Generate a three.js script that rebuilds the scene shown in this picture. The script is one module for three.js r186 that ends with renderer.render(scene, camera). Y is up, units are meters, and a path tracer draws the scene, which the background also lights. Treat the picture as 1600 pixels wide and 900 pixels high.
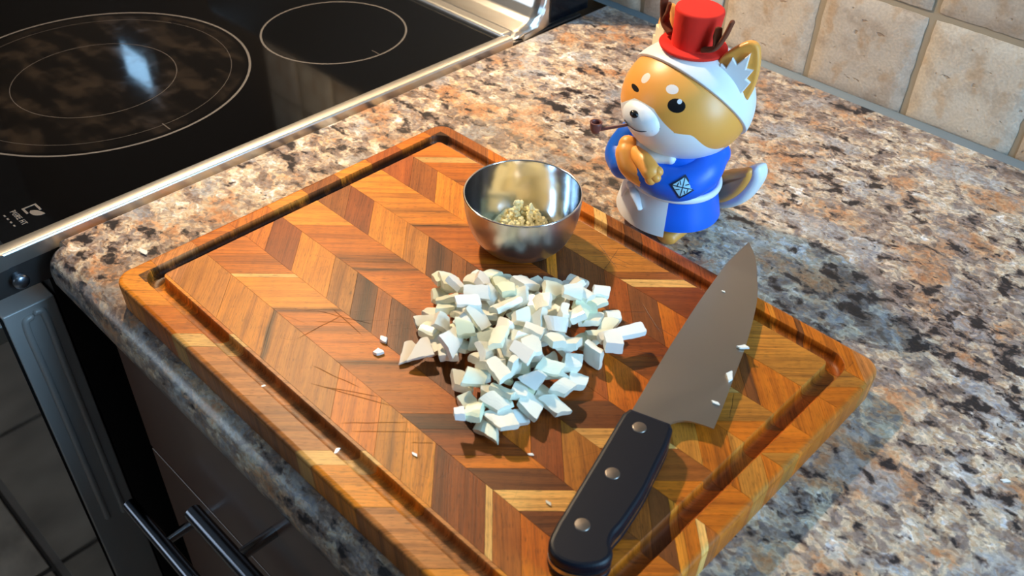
import * as THREE from 'three';
import { mergeGeometries, mergeVertices, toCreasedNormals } from 'three/addons/utils/BufferGeometryUtils.js';
import { RoundedBoxGeometry } from 'three/addons/geometries/RoundedBoxGeometry.js';
import { TextGeometry } from 'three/addons/geometries/TextGeometry.js';
import { FontLoader } from 'three/addons/loaders/FontLoader.js';
import { RectAreaLightUniformsLib } from 'three/addons/lights/RectAreaLightUniformsLib.js';

// ---------------------------------------------------------------- camera, sky, daylight, exposure
const scene = new THREE.Scene();
const renderer = new THREE.WebGLRenderer({ antialias: true });
renderer.toneMapping = THREE.LinearToneMapping;
renderer.toneMappingExposure = 1.0;
renderer.shadowMap.enabled = true;
renderer.shadowMap.type = THREE.PCFSoftShadowMap;
RectAreaLightUniformsLib.init();

const Y0 = 0.91;            // counter top above the floor
const YB = Y0 + 0.0234;     // top of the cutting board
const camera = new THREE.PerspectiveCamera(34.54, 16 / 9, 0.02, 30);
camera.position.set(0.501, YB + 0.3888, 0.4458);
camera.rotation.order = 'YXZ';
camera.rotation.set(-0.6993, 0.7582, 0.0296);
camera.focus = 0.66; camera.userData.fStop = 12;
scene.add(camera);

scene.background = new THREE.Color().setRGB(0.45, 0.72, 1.0);
scene.backgroundIntensity = 1.5;

const ROOM = { x0: -2.6, x1: 1.75, z0: -0.3295, z1: 1.75, h: 2.45 };
const WIN = [                                            // openings that let daylight in: wall, centre along wall, centre height, width, height, radiance
  { wall: 'right', c: -0.03, y: 1.66, w: 0.56, h: 1.2, L: 22.5 },
  { wall: 'front', c: -1.2, y: 1.45, w: 0.7, h: 0.9, L: 3.2, tint: [0.86, 0.93, 1.0] },
  { wall: 'back', c: -1.371, y: 1.448, w: 0.12, h: 0.085, L: 7.0 },
];
for (const o of WIN) {
  const l = new THREE.RectAreaLight(new THREE.Color().setRGB(...(o.tint ?? [0.36, 0.67, 1.0])), o.L, o.w - 0.06, o.h - 0.06);
  if (o.wall === 'right') { l.position.set(ROOM.x1 - 0.01, o.y, o.c); l.lookAt(ROOM.x1 - 1, o.y, o.c); }
  if (o.wall === 'front') { l.position.set(o.c, o.y, ROOM.z1 - 0.01); l.lookAt(o.c, o.y, ROOM.z1 - 1); }
  if (o.wall === 'back') { l.width = o.w - 0.012; l.height = o.h - 0.012; l.position.set(o.c, o.y, ROOM.z0 + 0.01); l.lookAt(o.c, o.y, ROOM.z0 + 1); }
  scene.add(l);
}

// ---------------------------------------------------------------- helpers
function rng(seed) { let a = seed >>> 0; return () => { a = (a + 0x6d2b79f5) | 0; let t = Math.imul(a ^ (a >>> 15), 1 | a); t = (t + Math.imul(t ^ (t >>> 7), 61 | t)) ^ t; return ((t ^ (t >>> 14)) >>> 0) / 4294967296; }; }
const PERM = new Uint8Array(512), GX = new Float32Array(256), GY = new Float32Array(256);
{ const r = rng(7), p = [...Array(256).keys()]; for (let i = 255; i > 0; i--) { const j = (r() * (i + 1)) | 0; [p[i], p[j]] = [p[j], p[i]]; } for (let i = 0; i < 512; i++) PERM[i] = p[i & 255]; for (let i = 0; i < 256; i++) { const a = r() * 6.2831853; GX[i] = Math.cos(a); GY[i] = Math.sin(a); } }
function noise(x, y) {                                   // about -1 .. 1
  const xi = Math.floor(x), yi = Math.floor(y), fx = x - xi, fy = y - yi, X = xi & 255, Y = yi & 255;
  const u = fx * fx * fx * (fx * (fx * 6 - 15) + 10), v = fy * fy * fy * (fy * (fy * 6 - 15) + 10);
  const a = PERM[PERM[X] + Y], b = PERM[PERM[X + 1] + Y], c = PERM[PERM[X] + Y + 1], d = PERM[PERM[X + 1] + Y + 1];
  const n0 = GX[a] * fx + GY[a] * fy, n1 = GX[b] * (fx - 1) + GY[b] * fy, n2 = GX[c] * fx + GY[c] * (fy - 1), n3 = GX[d] * (fx - 1) + GY[d] * (fy - 1);
  const p = n0 + u * (n1 - n0), q = n2 + u * (n3 - n2);
  return 1.5 * (p + v * (q - p));
}
function fbm(x, y, o) { let s = 0, a = 0.5; for (let i = 0; i < o; i++) { s += a * noise(x, y); x = x * 2.03 + 17.1; y = y * 2.03 - 9.7; a *= 0.5; } return s; }
const clamp = (x, a = 0, b = 1) => x < a ? a : x > b ? b : x;
const step = (a, b, x) => { const t = clamp((x - a) / (b - a)); return t * t * (3 - 2 * t); };
const mix3 = (a, b, t) => [a[0] + (b[0] - a[0]) * t, a[1] + (b[1] - a[1]) * t, a[2] + (b[2] - a[2]) * t];
function texture(w, h, fn, srgb = true) {                // fn(u, v) -> [r, g, b] in 0..255
  const d = new Uint8Array(w * h * 4);
  for (let j = 0; j < h; j++) for (let i = 0; i < w; i++) { const c = fn((i + 0.5) / w, (j + 0.5) / h, i, j), k = 4 * (j * w + i); d[k] = clamp(c[0], 0, 255); d[k + 1] = clamp(c[1], 0, 255); d[k + 2] = clamp(c[2], 0, 255); d[k + 3] = 255; }
  const t = new THREE.DataTexture(d, w, h, THREE.RGBAFormat); t.magFilter = THREE.LinearFilter; t.minFilter = THREE.LinearMipmapLinearFilter; t.generateMipmaps = true; t.wrapS = t.wrapT = THREE.RepeatWrapping; if (srgb) t.colorSpace = THREE.SRGBColorSpace; t.needsUpdate = true; return t;
}
const std = (o) => new THREE.MeshStandardMaterial(o), phys = (o) => new THREE.MeshPhysicalMaterial(o);
const rgb = (r, g, b) => new THREE.Color().setRGB(r / 255, g / 255, b / 255, THREE.SRGBColorSpace);
const taken = {};
function numbered(n) { const k = taken[n] = (taken[n] ?? -1) + 1; return k ? `${n}_${String(k).padStart(3, '0')}` : n; }
function meta(o, label, category, group) { o.userData.label = label; o.userData.category = category; if (group) o.userData.group = group; return o; }
function part(name, geo, mat, parent, label) { const m = new THREE.Mesh(geo, mat); m.name = name; m.castShadow = m.receiveShadow = true; if (label) m.userData.label = label; parent.add(m); return m; }
function thing(name, label, category, pos = [0, 0, 0], turn = 0, group) { const g = new THREE.Group(); g.name = numbered(name); g.position.set(...pos); g.rotation.y = turn; scene.add(g); return meta(g, label, category, group); }
function single(name, geo, mat, label, category, group) { return meta(part(numbered(name), geo, mat, scene), label, category, group); }
function struct(name, geo, mat, parent = scene) { const m = part(name, geo, mat, parent); if (parent === scene) m.userData.kind = 'structure'; return m; }
const box = (x0, x1, y0, y1, z0, z1) => new THREE.BoxGeometry(x1 - x0, y1 - y0, z1 - z0).translate((x0 + x1) / 2, (y0 + y1) / 2, (z0 + z1) / 2);
const rbox = (x0, x1, y0, y1, z0, z1, r, s = 2) => new RoundedBoxGeometry(x1 - x0, y1 - y0, z1 - z0, s, r).translate((x0 + x1) / 2, (y0 + y1) / 2, (z0 + z1) / 2);
const join = (a) => mergeGeometries(a.map((g) => { const n = g.index ? g.toNonIndexed() : g; for (const k of Object.keys(n.attributes)) if (!['position', 'normal', 'uv'].includes(k)) n.deleteAttribute(k); return n; }));
function planar(geo, su = 1, sv = 1) {                   // uv in metres from the face's own direction
  const g = geo.index ? geo.toNonIndexed() : geo, p = g.attributes.position, n = g.attributes.normal, uv = new Float32Array(p.count * 2);
  for (let i = 0; i < p.count; i++) { const ax = Math.abs(n.getX(i)), ay = Math.abs(n.getY(i)), az = Math.abs(n.getZ(i)); const [u, v] = ay >= ax && ay >= az ? [p.getX(i), p.getZ(i)] : az >= ax ? [p.getX(i), p.getY(i)] : [p.getZ(i), p.getY(i)]; uv[2 * i] = u * su; uv[2 * i + 1] = v * sv; }
  g.setAttribute('uv', new THREE.BufferAttribute(uv, 2)); return g;
}
// a tapering round body along points; radii per point, [across, up] allowed; ends rounded
function sweep(pts, radii, n = 28, m = 16, up = new THREE.Vector3(0, 1, 0)) {
  const curve = new THREE.CatmullRomCurve3(pts.map((p) => new THREE.Vector3(...p)), false, 'centripetal');
  const R = (t, k) => { const s = t * (radii.length - 1), i = Math.min(radii.length - 2, Math.floor(s)), f = s - i, g = (q) => Array.isArray(q) ? q[k] : q; const w = f * f * (3 - 2 * f); return g(radii[i]) * (1 - w) + g(radii[i + 1]) * w; };
  const rings = [], E = 6;
  for (let i = 0; i <= E; i++) rings.push([0, 1 - i / E, -1]);
  for (let i = 1; i < n; i++) rings.push([i / n, 0, 0]);
  for (let i = 0; i <= E; i++) rings.push([1, i / E, 1]);
  const pos = [], idx = [], T = new THREE.Vector3(), A = new THREE.Vector3(), B = new THREE.Vector3();
  for (const [t, e, s] of rings) {
    const P = curve.getPoint(t); curve.getTangent(t, T); A.crossVectors(up, T); if (A.lengthSq() < 1e-6) A.set(1, 0, 0); A.normalize(); B.crossVectors(T, A).normalize();
    const q = Math.sqrt(Math.max(0, 1 - e * e)), ra = R(t, 0) * q, rb = R(t, 1) * q, off = s * e * Math.min(R(t, 0), R(t, 1));
    for (let k = 0; k < m; k++) { const a = k / m * Math.PI * 2; pos.push(P.x + T.x * off + A.x * ra * Math.cos(a) + B.x * rb * Math.sin(a), P.y + T.y * off + A.y * ra * Math.cos(a) + B.y * rb * Math.sin(a), P.z + T.z * off + A.z * ra * Math.cos(a) + B.z * rb * Math.sin(a)); }
  }
  for (let i = 0; i < rings.length - 1; i++) for (let k = 0; k < m; k++) { const a = i * m + k, b = i * m + (k + 1) % m; idx.push(a, b, a + m, b, b + m, a + m); }
  const g = new THREE.BufferGeometry(); g.setAttribute('position', new THREE.Float32BufferAttribute(pos, 3)); g.setIndex(idx); g.computeVertexNormals();
  g.setAttribute('uv', new THREE.Float32BufferAttribute(new Float32Array(pos.length / 3 * 2), 2)); return g;
}
function roundRect(x0, z0, x1, z1, r) { const s = new THREE.Shape(); s.moveTo(x0 + r, z0); s.lineTo(x1 - r, z0); s.absarc(x1 - r, z0 + r, r, -Math.PI / 2, 0); s.lineTo(x1, z1 - r); s.absarc(x1 - r, z1 - r, r, 0, Math.PI / 2); s.lineTo(x0 + r, z1); s.absarc(x0 + r, z1 - r, r, Math.PI / 2, Math.PI); s.lineTo(x0, z0 + r); s.absarc(x0 + r, z0 + r, r, Math.PI, 1.5 * Math.PI); return s; }
// a shape drawn in (x, z), its top at height y and its thickness downwards
function slab(shape, y, t, bevel = 0, seg = 2, curve = 8) {
  const g = new THREE.ExtrudeGeometry(shape, { depth: t - 2 * bevel, bevelEnabled: bevel > 0, bevelSize: bevel, bevelOffset: -bevel, bevelThickness: bevel, bevelSegments: seg, curveSegments: curve });
  return g.rotateX(Math.PI / 2).translate(0, y - bevel, 0);
}

// ---------------------------------------------------------------- procedural surfaces
const graniteTex = (() => {
  const cream = [198, 180, 155], peach = [192, 145, 104], white = [218, 216, 213], taupe = [112, 97, 88], mauve = [145, 128, 118], rust = [166, 106, 66], grey = [158, 162, 168], ink = [34, 30, 32], dusk = [92, 76, 70];
  const hash = (i, j, k) => { const a = PERM[(PERM[(PERM[i & 255] + j) & 255] + k) & 255]; return a / 255; };
  return texture(2048, 2048, (u, v) => {
    const x0 = u * 0.8, z0 = v * 0.8;
    const wx = fbm(x0 * 80 + 3, z0 * 80, 4), wz = fbm(x0 * 80 - 31, z0 * 80 + 11, 4);
    const x = x0 + 0.0042 * wx, z = z0 + 0.0042 * wz;
    const big = fbm(x * 8 + 5.5, z * 8 + 2.2, 3), mid = fbm(x * 46 + 1, z * 58 - 4, 5), fine = fbm(x0 * 230, z0 * 260 + 8, 3);
    // mineral grains: two sizes of cells
    const cell = (s, k) => { const cx = x * s + 0.35 * fine, cz = z * s * 1.25, ix = Math.floor(cx), iz = Math.floor(cz); let d1 = 9, d2 = 9, id = 0; for (let a = -1; a < 2; a++) for (let b = -1; b < 2; b++) { const px = ix + a + hash(ix + a, iz + b, k), pz = iz + b + hash(ix + a, iz + b, k + 1), d = (px - cx) ** 2 + (pz - cz) ** 2; if (d < d1) { d2 = d1; d1 = d; id = hash(ix + a, iz + b, k + 2); } else if (d < d2) d2 = d; } return [id, Math.sqrt(d2) - Math.sqrt(d1)]; };
    const [ida] = cell(130, 11), [idb] = cell(280, 51);
    let t = 0.47 + 0.40 * mid + 0.34 * (ida - 0.5) + 0.18 * (idb - 0.5) + 0.34 * big;
    let c = t < 0.36 ? mix3(taupe, mauve, step(0.08, 0.36, t)) : t < 0.62 ? mix3(mauve, cream, step(0.32, 0.62, t)) : mix3(cream, white, step(0.6, 0.86, t));
    const warm = fbm(x * 20 - 7, z * 24 + 19, 4) + 0.3 * (idb - 0.5) + 0.03;
    c = mix3(c, peach, 0.62 * step(0.06, 0.36, warm)); c = mix3(c, rust, 0.5 * step(0.26, 0.5, warm + 0.3 * fine));
    c = mix3(c, grey, 0.6 * step(0.10, 0.34, fbm(x * 22 + 40, z * 26 - 13, 4)));
    const dk = fbm(x * 62 + 71, z * 84 + 13, 5) + 0.55 * fbm(x * 10 - 3, z * 10 + 31, 3) + 0.14 * (idb - 0.5) + 0.25 * fine - 0.03;
    c = mix3(c, dusk, 0.75 * step(0.10, 0.30, dk)); c = mix3(c, ink, 0.92 * step(0.28, 0.38, dk));
    const fl = fbm(x * 170 + 13, z * 220 - 5, 2) + 0.45 * dk; c = mix3(c, ink, 0.7 * step(0.38, 0.46, fl));
    const vein = Math.abs(noise(x * 120 + 2.5 * mid, z * 150 - 7)), vein2 = Math.abs(noise(x * 210 - 11, z * 240 + 3 * mid)); c = mix3(c, dusk, 0.5 * (1 - step(0.015, 0.07, vein)) * step(-0.05, 0.2, dk)); c = mix3(c, ink, 0.55 * (1 - step(0.01, 0.06, vein2)) * step(0.02, 0.24, dk));
    const [idc] = cell(470, 91), tint = idc < 0.25 ? [1.05, 0.98, 0.92] : idc < 0.45 ? [0.95, 0.98, 1.04] : [1, 1, 1], grit = noise(x0 * 1100, z0 * 1100);
    const k = 1 + 0.14 * fine + 0.12 * (idb - 0.5) + 0.2 * (idc - 0.5) + 0.07 * grit; return [c[0] * k * tint[0], c[1] * k * tint[1], c[2] * k * tint[2]];
  });
})();
const M = {};
M.granite = phys({ map: graniteTex, roughness: 0.3, clearcoat: 0.25, clearcoatRoughness: 0.22 });
M.steel = std({ color: rgb(205, 200, 194), metalness: 1, roughness: 0.28 });
M.trimSteel = std({ color: rgb(220, 214, 206), metalness: 1, roughness: 0.36 });
M.darkSteel = std({ color: rgb(120, 118, 122), metalness: 0.9, roughness: 0.34 });
M.black = std({ color: rgb(10, 10, 12), roughness: 0.5 });
M.blackGloss = std({ color: rgb(12, 13, 18), roughness: 0.16 });
M.sealant = std({ color: rgb(112, 122, 126), roughness: 0.6 });
M.paint = std({ color: rgb(98, 87, 77), roughness: 0.9 });
M.ceilingPaint = std({ color: rgb(205, 202, 198), roughness: 0.95 });
M.frame = std({ color: rgb(238, 238, 236), roughness: 0.5 });
M.glass = phys({ color: 0xffffff, transmission: 1, thickness: 0, roughness: 0, ior: 1.45 });
M.grout = std({ color: rgb(172, 158, 136), roughness: 1 });
M.laminate = phys({ color: rgb(98, 64, 48), roughness: 0.3, clearcoat: 0.4, clearcoatRoughness: 0.12 });

// ---------------------------------------------------------------- the room
const T = 0.12;
{
  const { x0, x1, z0, z1, h } = ROOM;
  // floor: grout bed with separate tiles
  const fl = new THREE.Group(); fl.name = 'floor'; fl.userData.kind = 'structure'; scene.add(fl);
  part('grout_bed', box(x0 - T, x1 + T, -0.1, -0.004, z0 - T, z1 + T), std({ color: rgb(70, 62, 56), roughness: 1 }), fl);
  const ft = texture(256, 256, (u, v) => { const n = fbm(u * 5, v * 5, 5), k = 1 + 0.3 * n; return [196 * k, 180 * k, 166 * k]; });
  const fm = [0, 1, 2].map((i) => std({ map: ft, color: rgb(255 - i * 18, 250 - i * 18, 245 - i * 20), roughness: 0.45 }));
  const fg = rbox(-0.1625, 0.1625, -0.004, 0.004, -0.1625, 0.1625, 0.0025, 1); const r = rng(5);
  for (let x = x0 + 0.165; x < x1; x += 0.333) for (let z = z0 + 0.165; z < z1; z += 0.333) { const t = part('floor_tile', fg, fm[(r() * 3) | 0], fl); t.position.set(x, -0.004, z); }
  struct('ceiling', box(x0 - T, x1 + T, h, h + T, z0 - T, z1 + T), M.ceilingPaint);
  // walls with openings
  const wall = (name, alongX, at0, at1, a0, a1, op) => {
    const b = (s0, s1, y0, y1) => alongX ? box(s0, s1, y0, y1, at0, at1) : box(at0, at1, y0, y1, s0, s1);
    const g = !op ? [b(a0, a1, -0.1, h + T)] : [b(a0, op.c - op.w / 2, -0.1, h + T), b(op.c + op.w / 2, a1, -0.1, h + T), b(op.c - op.w / 2, op.c + op.w / 2, -0.1, op.y - op.h / 2), b(op.c - op.w / 2, op.c + op.w / 2, op.y + op.h / 2, h + T)];
    return join(g);
  };
  struct('wall_right', wall('r', false, x1, x1 + T, z0, z1, WIN[0]), M.paint);
  struct('wall_front', wall('f', true, z1, z1 + T, x0 - T, x1 + T, WIN[1]), M.paint);
  struct('wall_left', wall('l', false, x0 - T, x0, z0, z1), M.paint);
  // back wall: plaster, grout bed and tumbled stone tiles
  const wb = new THREE.Group(); wb.name = 'wall_back'; wb.userData.kind = 'structure'; scene.add(wb);
  part('plaster', wall('b', true, z0 - T, z0 - 0.010, x0 - T, x1 + T, WIN[2]), M.paint, wb);
  const P = 0.09901, rows = 6, gx0 = 0.14071 - 10 * P, cols = 24;
  part('grout_bed', box(gx0, gx0 + cols * P, Y0 - 0.05, Y0 + rows * P, z0 - 0.010, z0 - 0.0035), M.grout, wb);
  const tt = [3, 17, 29].map((s) => texture(512, 512, (u, v) => {
    const n = fbm(u * 3 + s, v * 3 - s, 5), m = fbm(u * 11 - s, v * 11 + s, 4), q = fbm(u * 40, v * 40 + s, 3); let c = mix3([214, 206, 194], [196, 184, 170], step(-0.1, 0.35, n)); c = mix3(c, [216, 208, 196], 0.7 * step(0.05, 0.35, m)); c = mix3(c, [192, 158, 122], 0.4 * step(0.1, 0.4, fbm(u * 5 + 9, v * 4 + s, 3)));
    const pit = step(0.42, 0.52, fbm(u * 9 + s, v * 12, 4)); c = mix3(c, [150, 126, 104], 0.55 * pit); const k = 1 + 0.1 * q; return [c[0] * k, c[1] * k, c[2] * k];
  }));
  const tb = [3, 17, 29].map((s) => texture(512, 512, (u, v) => { const pit = step(0.42, 0.52, fbm(u * 9 + s, v * 12, 4)); const k = 150 + 60 * fbm(u * 6 + s, v * 6, 4) - 90 * pit + 30 * fbm(u * 40, v * 40 + s, 3); return [k, k, k]; }, false));
  const tm = []; for (let i = 0; i < 9; i++) tm.push(std({ map: tt[i % 3], bumpMap: tb[i % 3], bumpScale: 0.0012, roughness: 0.62, color: [rgb(255, 252, 246), rgb(250, 240, 228), rgb(238, 232, 226)][(i / 3) | 0] }));
  const r2 = rng(21), tg = [];
  for (let k = 0; k < 6; k++) {                          // worn, uneven edges
    const N = 14, w = 0.0945, g = new THREE.BoxGeometry(w, w, 0.009, N, N, 2), p = g.attributes.position;
    for (let i = 0; i < p.count; i++) {
      let x = p.getX(i), y = p.getY(i), z = p.getZ(i); const ex = Math.abs(x) / (w / 2), ey = Math.abs(y) / (w / 2), e = Math.max(ex, ey);
      const wob = 0.0016 * noise(x * 190 + k * 7, y * 190 + 3) + 0.0009 * noise(x * 60 + k * 3, y * 60 - 9);
      if (ex > 0.99) x -= Math.sign(x) * (0.0004 + Math.abs(wob) * 0.9); if (ey > 0.99) y -= Math.sign(y) * (0.0004 + Math.abs(wob) * 0.9);
      if (ex > 0.93 && ey > 0.93) { x *= 0.985; y *= 0.985; }
      if (z > 0.004) z -= e > 0.99 ? 0.0026 : e > 0.84 ? 0.0007 : 0; if (z > 0.003) z += 0.0005 * noise(x * 70 + k, y * 70);
      p.setXYZ(i, x, y, z);
    }
    g.computeVertexNormals(); tg.push(g);
  }
  for (let j = 0; j < rows; j++) for (let i = 0; i < cols; i++) {
    const x = gx0 + (i + 0.5) * P, y = Y0 + 0.0966 + (j - 0.5) * P; if (Math.abs(x - WIN[2].c) < 0.13 && Math.abs(y - WIN[2].y) < 0.1) continue;
    const t = part('tile', tg[(r2() * 6) | 0], tm[(r2() * 9) | 0], wb); t.position.set(x, y, z0 - 0.0045 + 0.0012 * (r2() - 0.5)); t.rotation.z = Math.PI / 2 * ((r2() * 4) | 0) + (r2() - 0.5) * 0.008;
  }
  // silicone bead where counter meets tiles
  const bead = new THREE.Shape(); bead.moveTo(0, 0); bead.lineTo(0.0048, 0); bead.quadraticCurveTo(0.0020, 0.0018, 0, 0.0046); bead.closePath();
  struct('trim_1', new THREE.ExtrudeGeometry(bead, { depth: 1.87, bevelEnabled: false }).rotateY(-Math.PI / 2).translate(1.75, Y0, z0 - 0.001), M.sealant);
  // windows
  WIN.forEach((o, k) => {
    const g = new THREE.Group(); g.name = `window_${k + 1}`; g.userData.kind = 'structure'; scene.add(g);
    const f = k === 2 ? 0.008 : 0.05, d = 0.05;
    const fr = [box(-o.w / 2, o.w / 2, -o.h / 2, -o.h / 2 + f, -d, 0), box(-o.w / 2, o.w / 2, o.h / 2 - f, o.h / 2, -d, 0), box(-o.w / 2, -o.w / 2 + f, -o.h / 2 + f, o.h / 2 - f, -d, 0), box(o.w / 2 - f, o.w / 2, -o.h / 2 + f, o.h / 2 - f, -d, 0)];
    if (k === 0) fr.push(box(-0.02, 0.02, -o.h / 2 + f, o.h / 2 - f, -d, 0));
    part('window_frame', join(fr), M.frame, g); part('pane', new THREE.PlaneGeometry(o.w - 2 * f, o.h - 2 * f).translate(0, 0, -0.03), M.glass, g);
    if (o.wall === 'right') { g.position.set(x1 + 0.06, o.y, o.c); g.rotation.y = -Math.PI / 2; }
    if (o.wall === 'front') { g.position.set(o.c, o.y, z1 + 0.06); g.rotation.y = Math.PI; }
    if (o.wall === 'back') g.position.set(o.c, o.y, z0 - 0.04);
  });
}

// ---------------------------------------------------------------- counter and drawers
{
  const zf = 0.3035, xl = -0.1045, xr = 1.74, rc = 0.016, R = 0.019, th = 0.038;
  // worktop with a bullnose front: outline with a rounded left front corner, edge rounded in many steps
  const s = new THREE.Shape(); const i = 0.0; s.moveTo(xl, ROOM.z0); s.lineTo(xr, ROOM.z0); s.lineTo(xr, zf); s.lineTo(xl + rc, zf); s.absarc(xl + rc, zf - rc, rc, Math.PI / 2, Math.PI); s.closePath();
  const pts = s.extractPoints(10).shape, ring = [];
  const prof = []; for (let k = 0; k <= 10; k++) { const a = k / 10 * Math.PI / 2; prof.push([-R * 0.9 * (1 - Math.sin(a)), -R * (1 - Math.cos(a))]); } prof.push([-0.0005, -0.026]); prof.push([-0.0035, -0.0345]); prof.push([-0.0065, -th]); prof.push([-0.03, -th]);
  const cen = new THREE.Vector2((xl + xr) / 2, (ROOM.z0 + zf) / 2);
  // inward offsets only along the front and left sides
  const pos = [], idx = [], n = pts.length;
  const nrm = pts.map((p, k) => { const front = p.y > zf - rc + 1e-6 || (Math.abs(p.y - zf) < 1e-6), left = p.x < xl + rc + 1e-6; let nx = 0, nz = 0; if (p.x <= xl + rc + 1e-6 && p.y >= zf - rc - 1e-6) { nx = (p.x - (xl + rc)) / rc; nz = (p.y - (zf - rc)) / rc; } else if (left) nx = -1; else if (front) nz = 1; return [nx, nz]; });
  for (const [o, y] of prof) pts.forEach((p, k) => { const left = nrm[k][0] < -0.99; const oo = o; pos.push(p.x + nrm[k][0] * oo * (left ? 0.35 : 1), Y0 + y, p.y + nrm[k][1] * oo); });
  for (let a = 0; a < prof.length - 1; a++) for (let k = 0; k < n; k++) { const b = (k + 1) % n; idx.push(a * n + k, (a + 1) * n + k, a * n + b, a * n + b, (a + 1) * n + k, (a + 1) * n + b); }
  const side = new THREE.BufferGeometry(); side.setAttribute('position', new THREE.Float32BufferAttribute(pos, 3)); side.setIndex(idx); side.computeVertexNormals(); side.setAttribute('uv', new THREE.Float32BufferAttribute(new Float32Array(pos.length / 3 * 2), 2));
  const topPts = pts.map((p, k) => new THREE.Vector2(p.x + nrm[k][0] * prof[0][0] * (nrm[k][0] < -0.99 ? 0.35 : 1), p.y + nrm[k][1] * prof[0][0]));
  const top = new THREE.ShapeGeometry(new THREE.Shape(topPts)).rotateX(Math.PI / 2).translate(0, Y0, 0); { const ix = top.index.array; for (let k = 0; k < ix.length; k += 3) [ix[k], ix[k + 1]] = [ix[k + 1], ix[k]]; const nn = top.attributes.normal; for (let k = 0; k < nn.count; k++) nn.setXYZ(k, 0, 1, 0); }
  const last = prof[prof.length - 1], bot = new THREE.ShapeGeometry(new THREE.Shape(pts.map((p, k) => new THREE.Vector2(p.x + nrm[k][0] * last[0] * (nrm[k][0] < -0.99 ? 0.35 : 1), p.y + nrm[k][1] * last[0])))).rotateX(Math.PI / 2).translate(0, Y0 + last[1], 0);
  const geo = join([top, side, bot]); { const p = geo.attributes.position, uv = geo.attributes.uv; for (let k = 0; k < p.count; k++) { const x = p.getX(k), y = p.getY(k), z = p.getZ(k); uv.setXY(k, (x + 0.12) / 0.8, (z + 0.34 + (Y0 - y) * 0.9) / 0.8); } }
  single('countertop', geo, M.granite, 'speckled brown, cream and black stone-look countertop with rounded front edge', 'countertop');
}
{
  const zf = 0.288, x0 = -0.054, x1 = 0.62, yt = Y0 - 0.038;
  const cab = thing('drawer_cabinet', 'dark brown glossy base cabinet with drawers and bar handles under countertop', 'cabinet', [0, 0, 0]);
  const carc = std({ color: rgb(36, 28, 24), roughness: 0.6 });
  part('body', join([box(x0, x1, 0.1, yt - 0.001, ROOM.z0 + 0.02, zf - 0.021), box(x0, x1, 0, 0.1, ROOM.z0 + 0.02, zf - 0.08)]), carc, cab);
  const yg = YB - 0.211;
  const rowsY = [[yg + 0.0015, yt - 0.006], [yg - 0.30, yg - 0.0015], [0.105, yg - 0.303]];
  const bar = (xa, xb, y, z, posts, parent) => {
    const h = part('bar_handle', join([new THREE.CylinderGeometry(0.006, 0.006, xb - xa, 24).rotateZ(Math.PI / 2).translate((xa + xb) / 2, y, z), new THREE.CylinderGeometry(0.006, 0.0052, 0.0012, 24).rotateZ(Math.PI / 2).translate(xb + 0.0006, y, z)]), M.handle ??= std({ color: rgb(92, 96, 104), metalness: 1, roughness: 0.24 }), parent, 'dark brushed metal bar handle');
    for (const px of posts) part('post', new THREE.CylinderGeometry(0.0042, 0.0042, z - zf, 20).rotateX(Math.PI / 2).translate(px, y, (z + zf) / 2), M.chrome ??= std({ color: rgb(190, 196, 204), metalness: 1, roughness: 0.12 }), h);
  };
  const d0 = part('drawer_front', rbox(x0, x1, rowsY[0][0], rowsY[0][1], zf - 0.019, zf, 0.0012), M.laminate, cab); bar(0.092, 0.46, YB - 0.130, 0.318, [0.143, 0.41], d0);
  const d1 = part('drawer_front', rbox(x0, x1, rowsY[1][0], rowsY[1][1], zf - 0.019, zf, 0.0012), M.laminate, cab); bar(-0.056, 0.60, YB - 0.262, 0.319, [-0.002, 0.55], d1);
  part('drawer_front', rbox(x0, x1, rowsY[2][0], rowsY[2][1], zf - 0.019, zf, 0.0012), M.laminate, cab);
}

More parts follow.
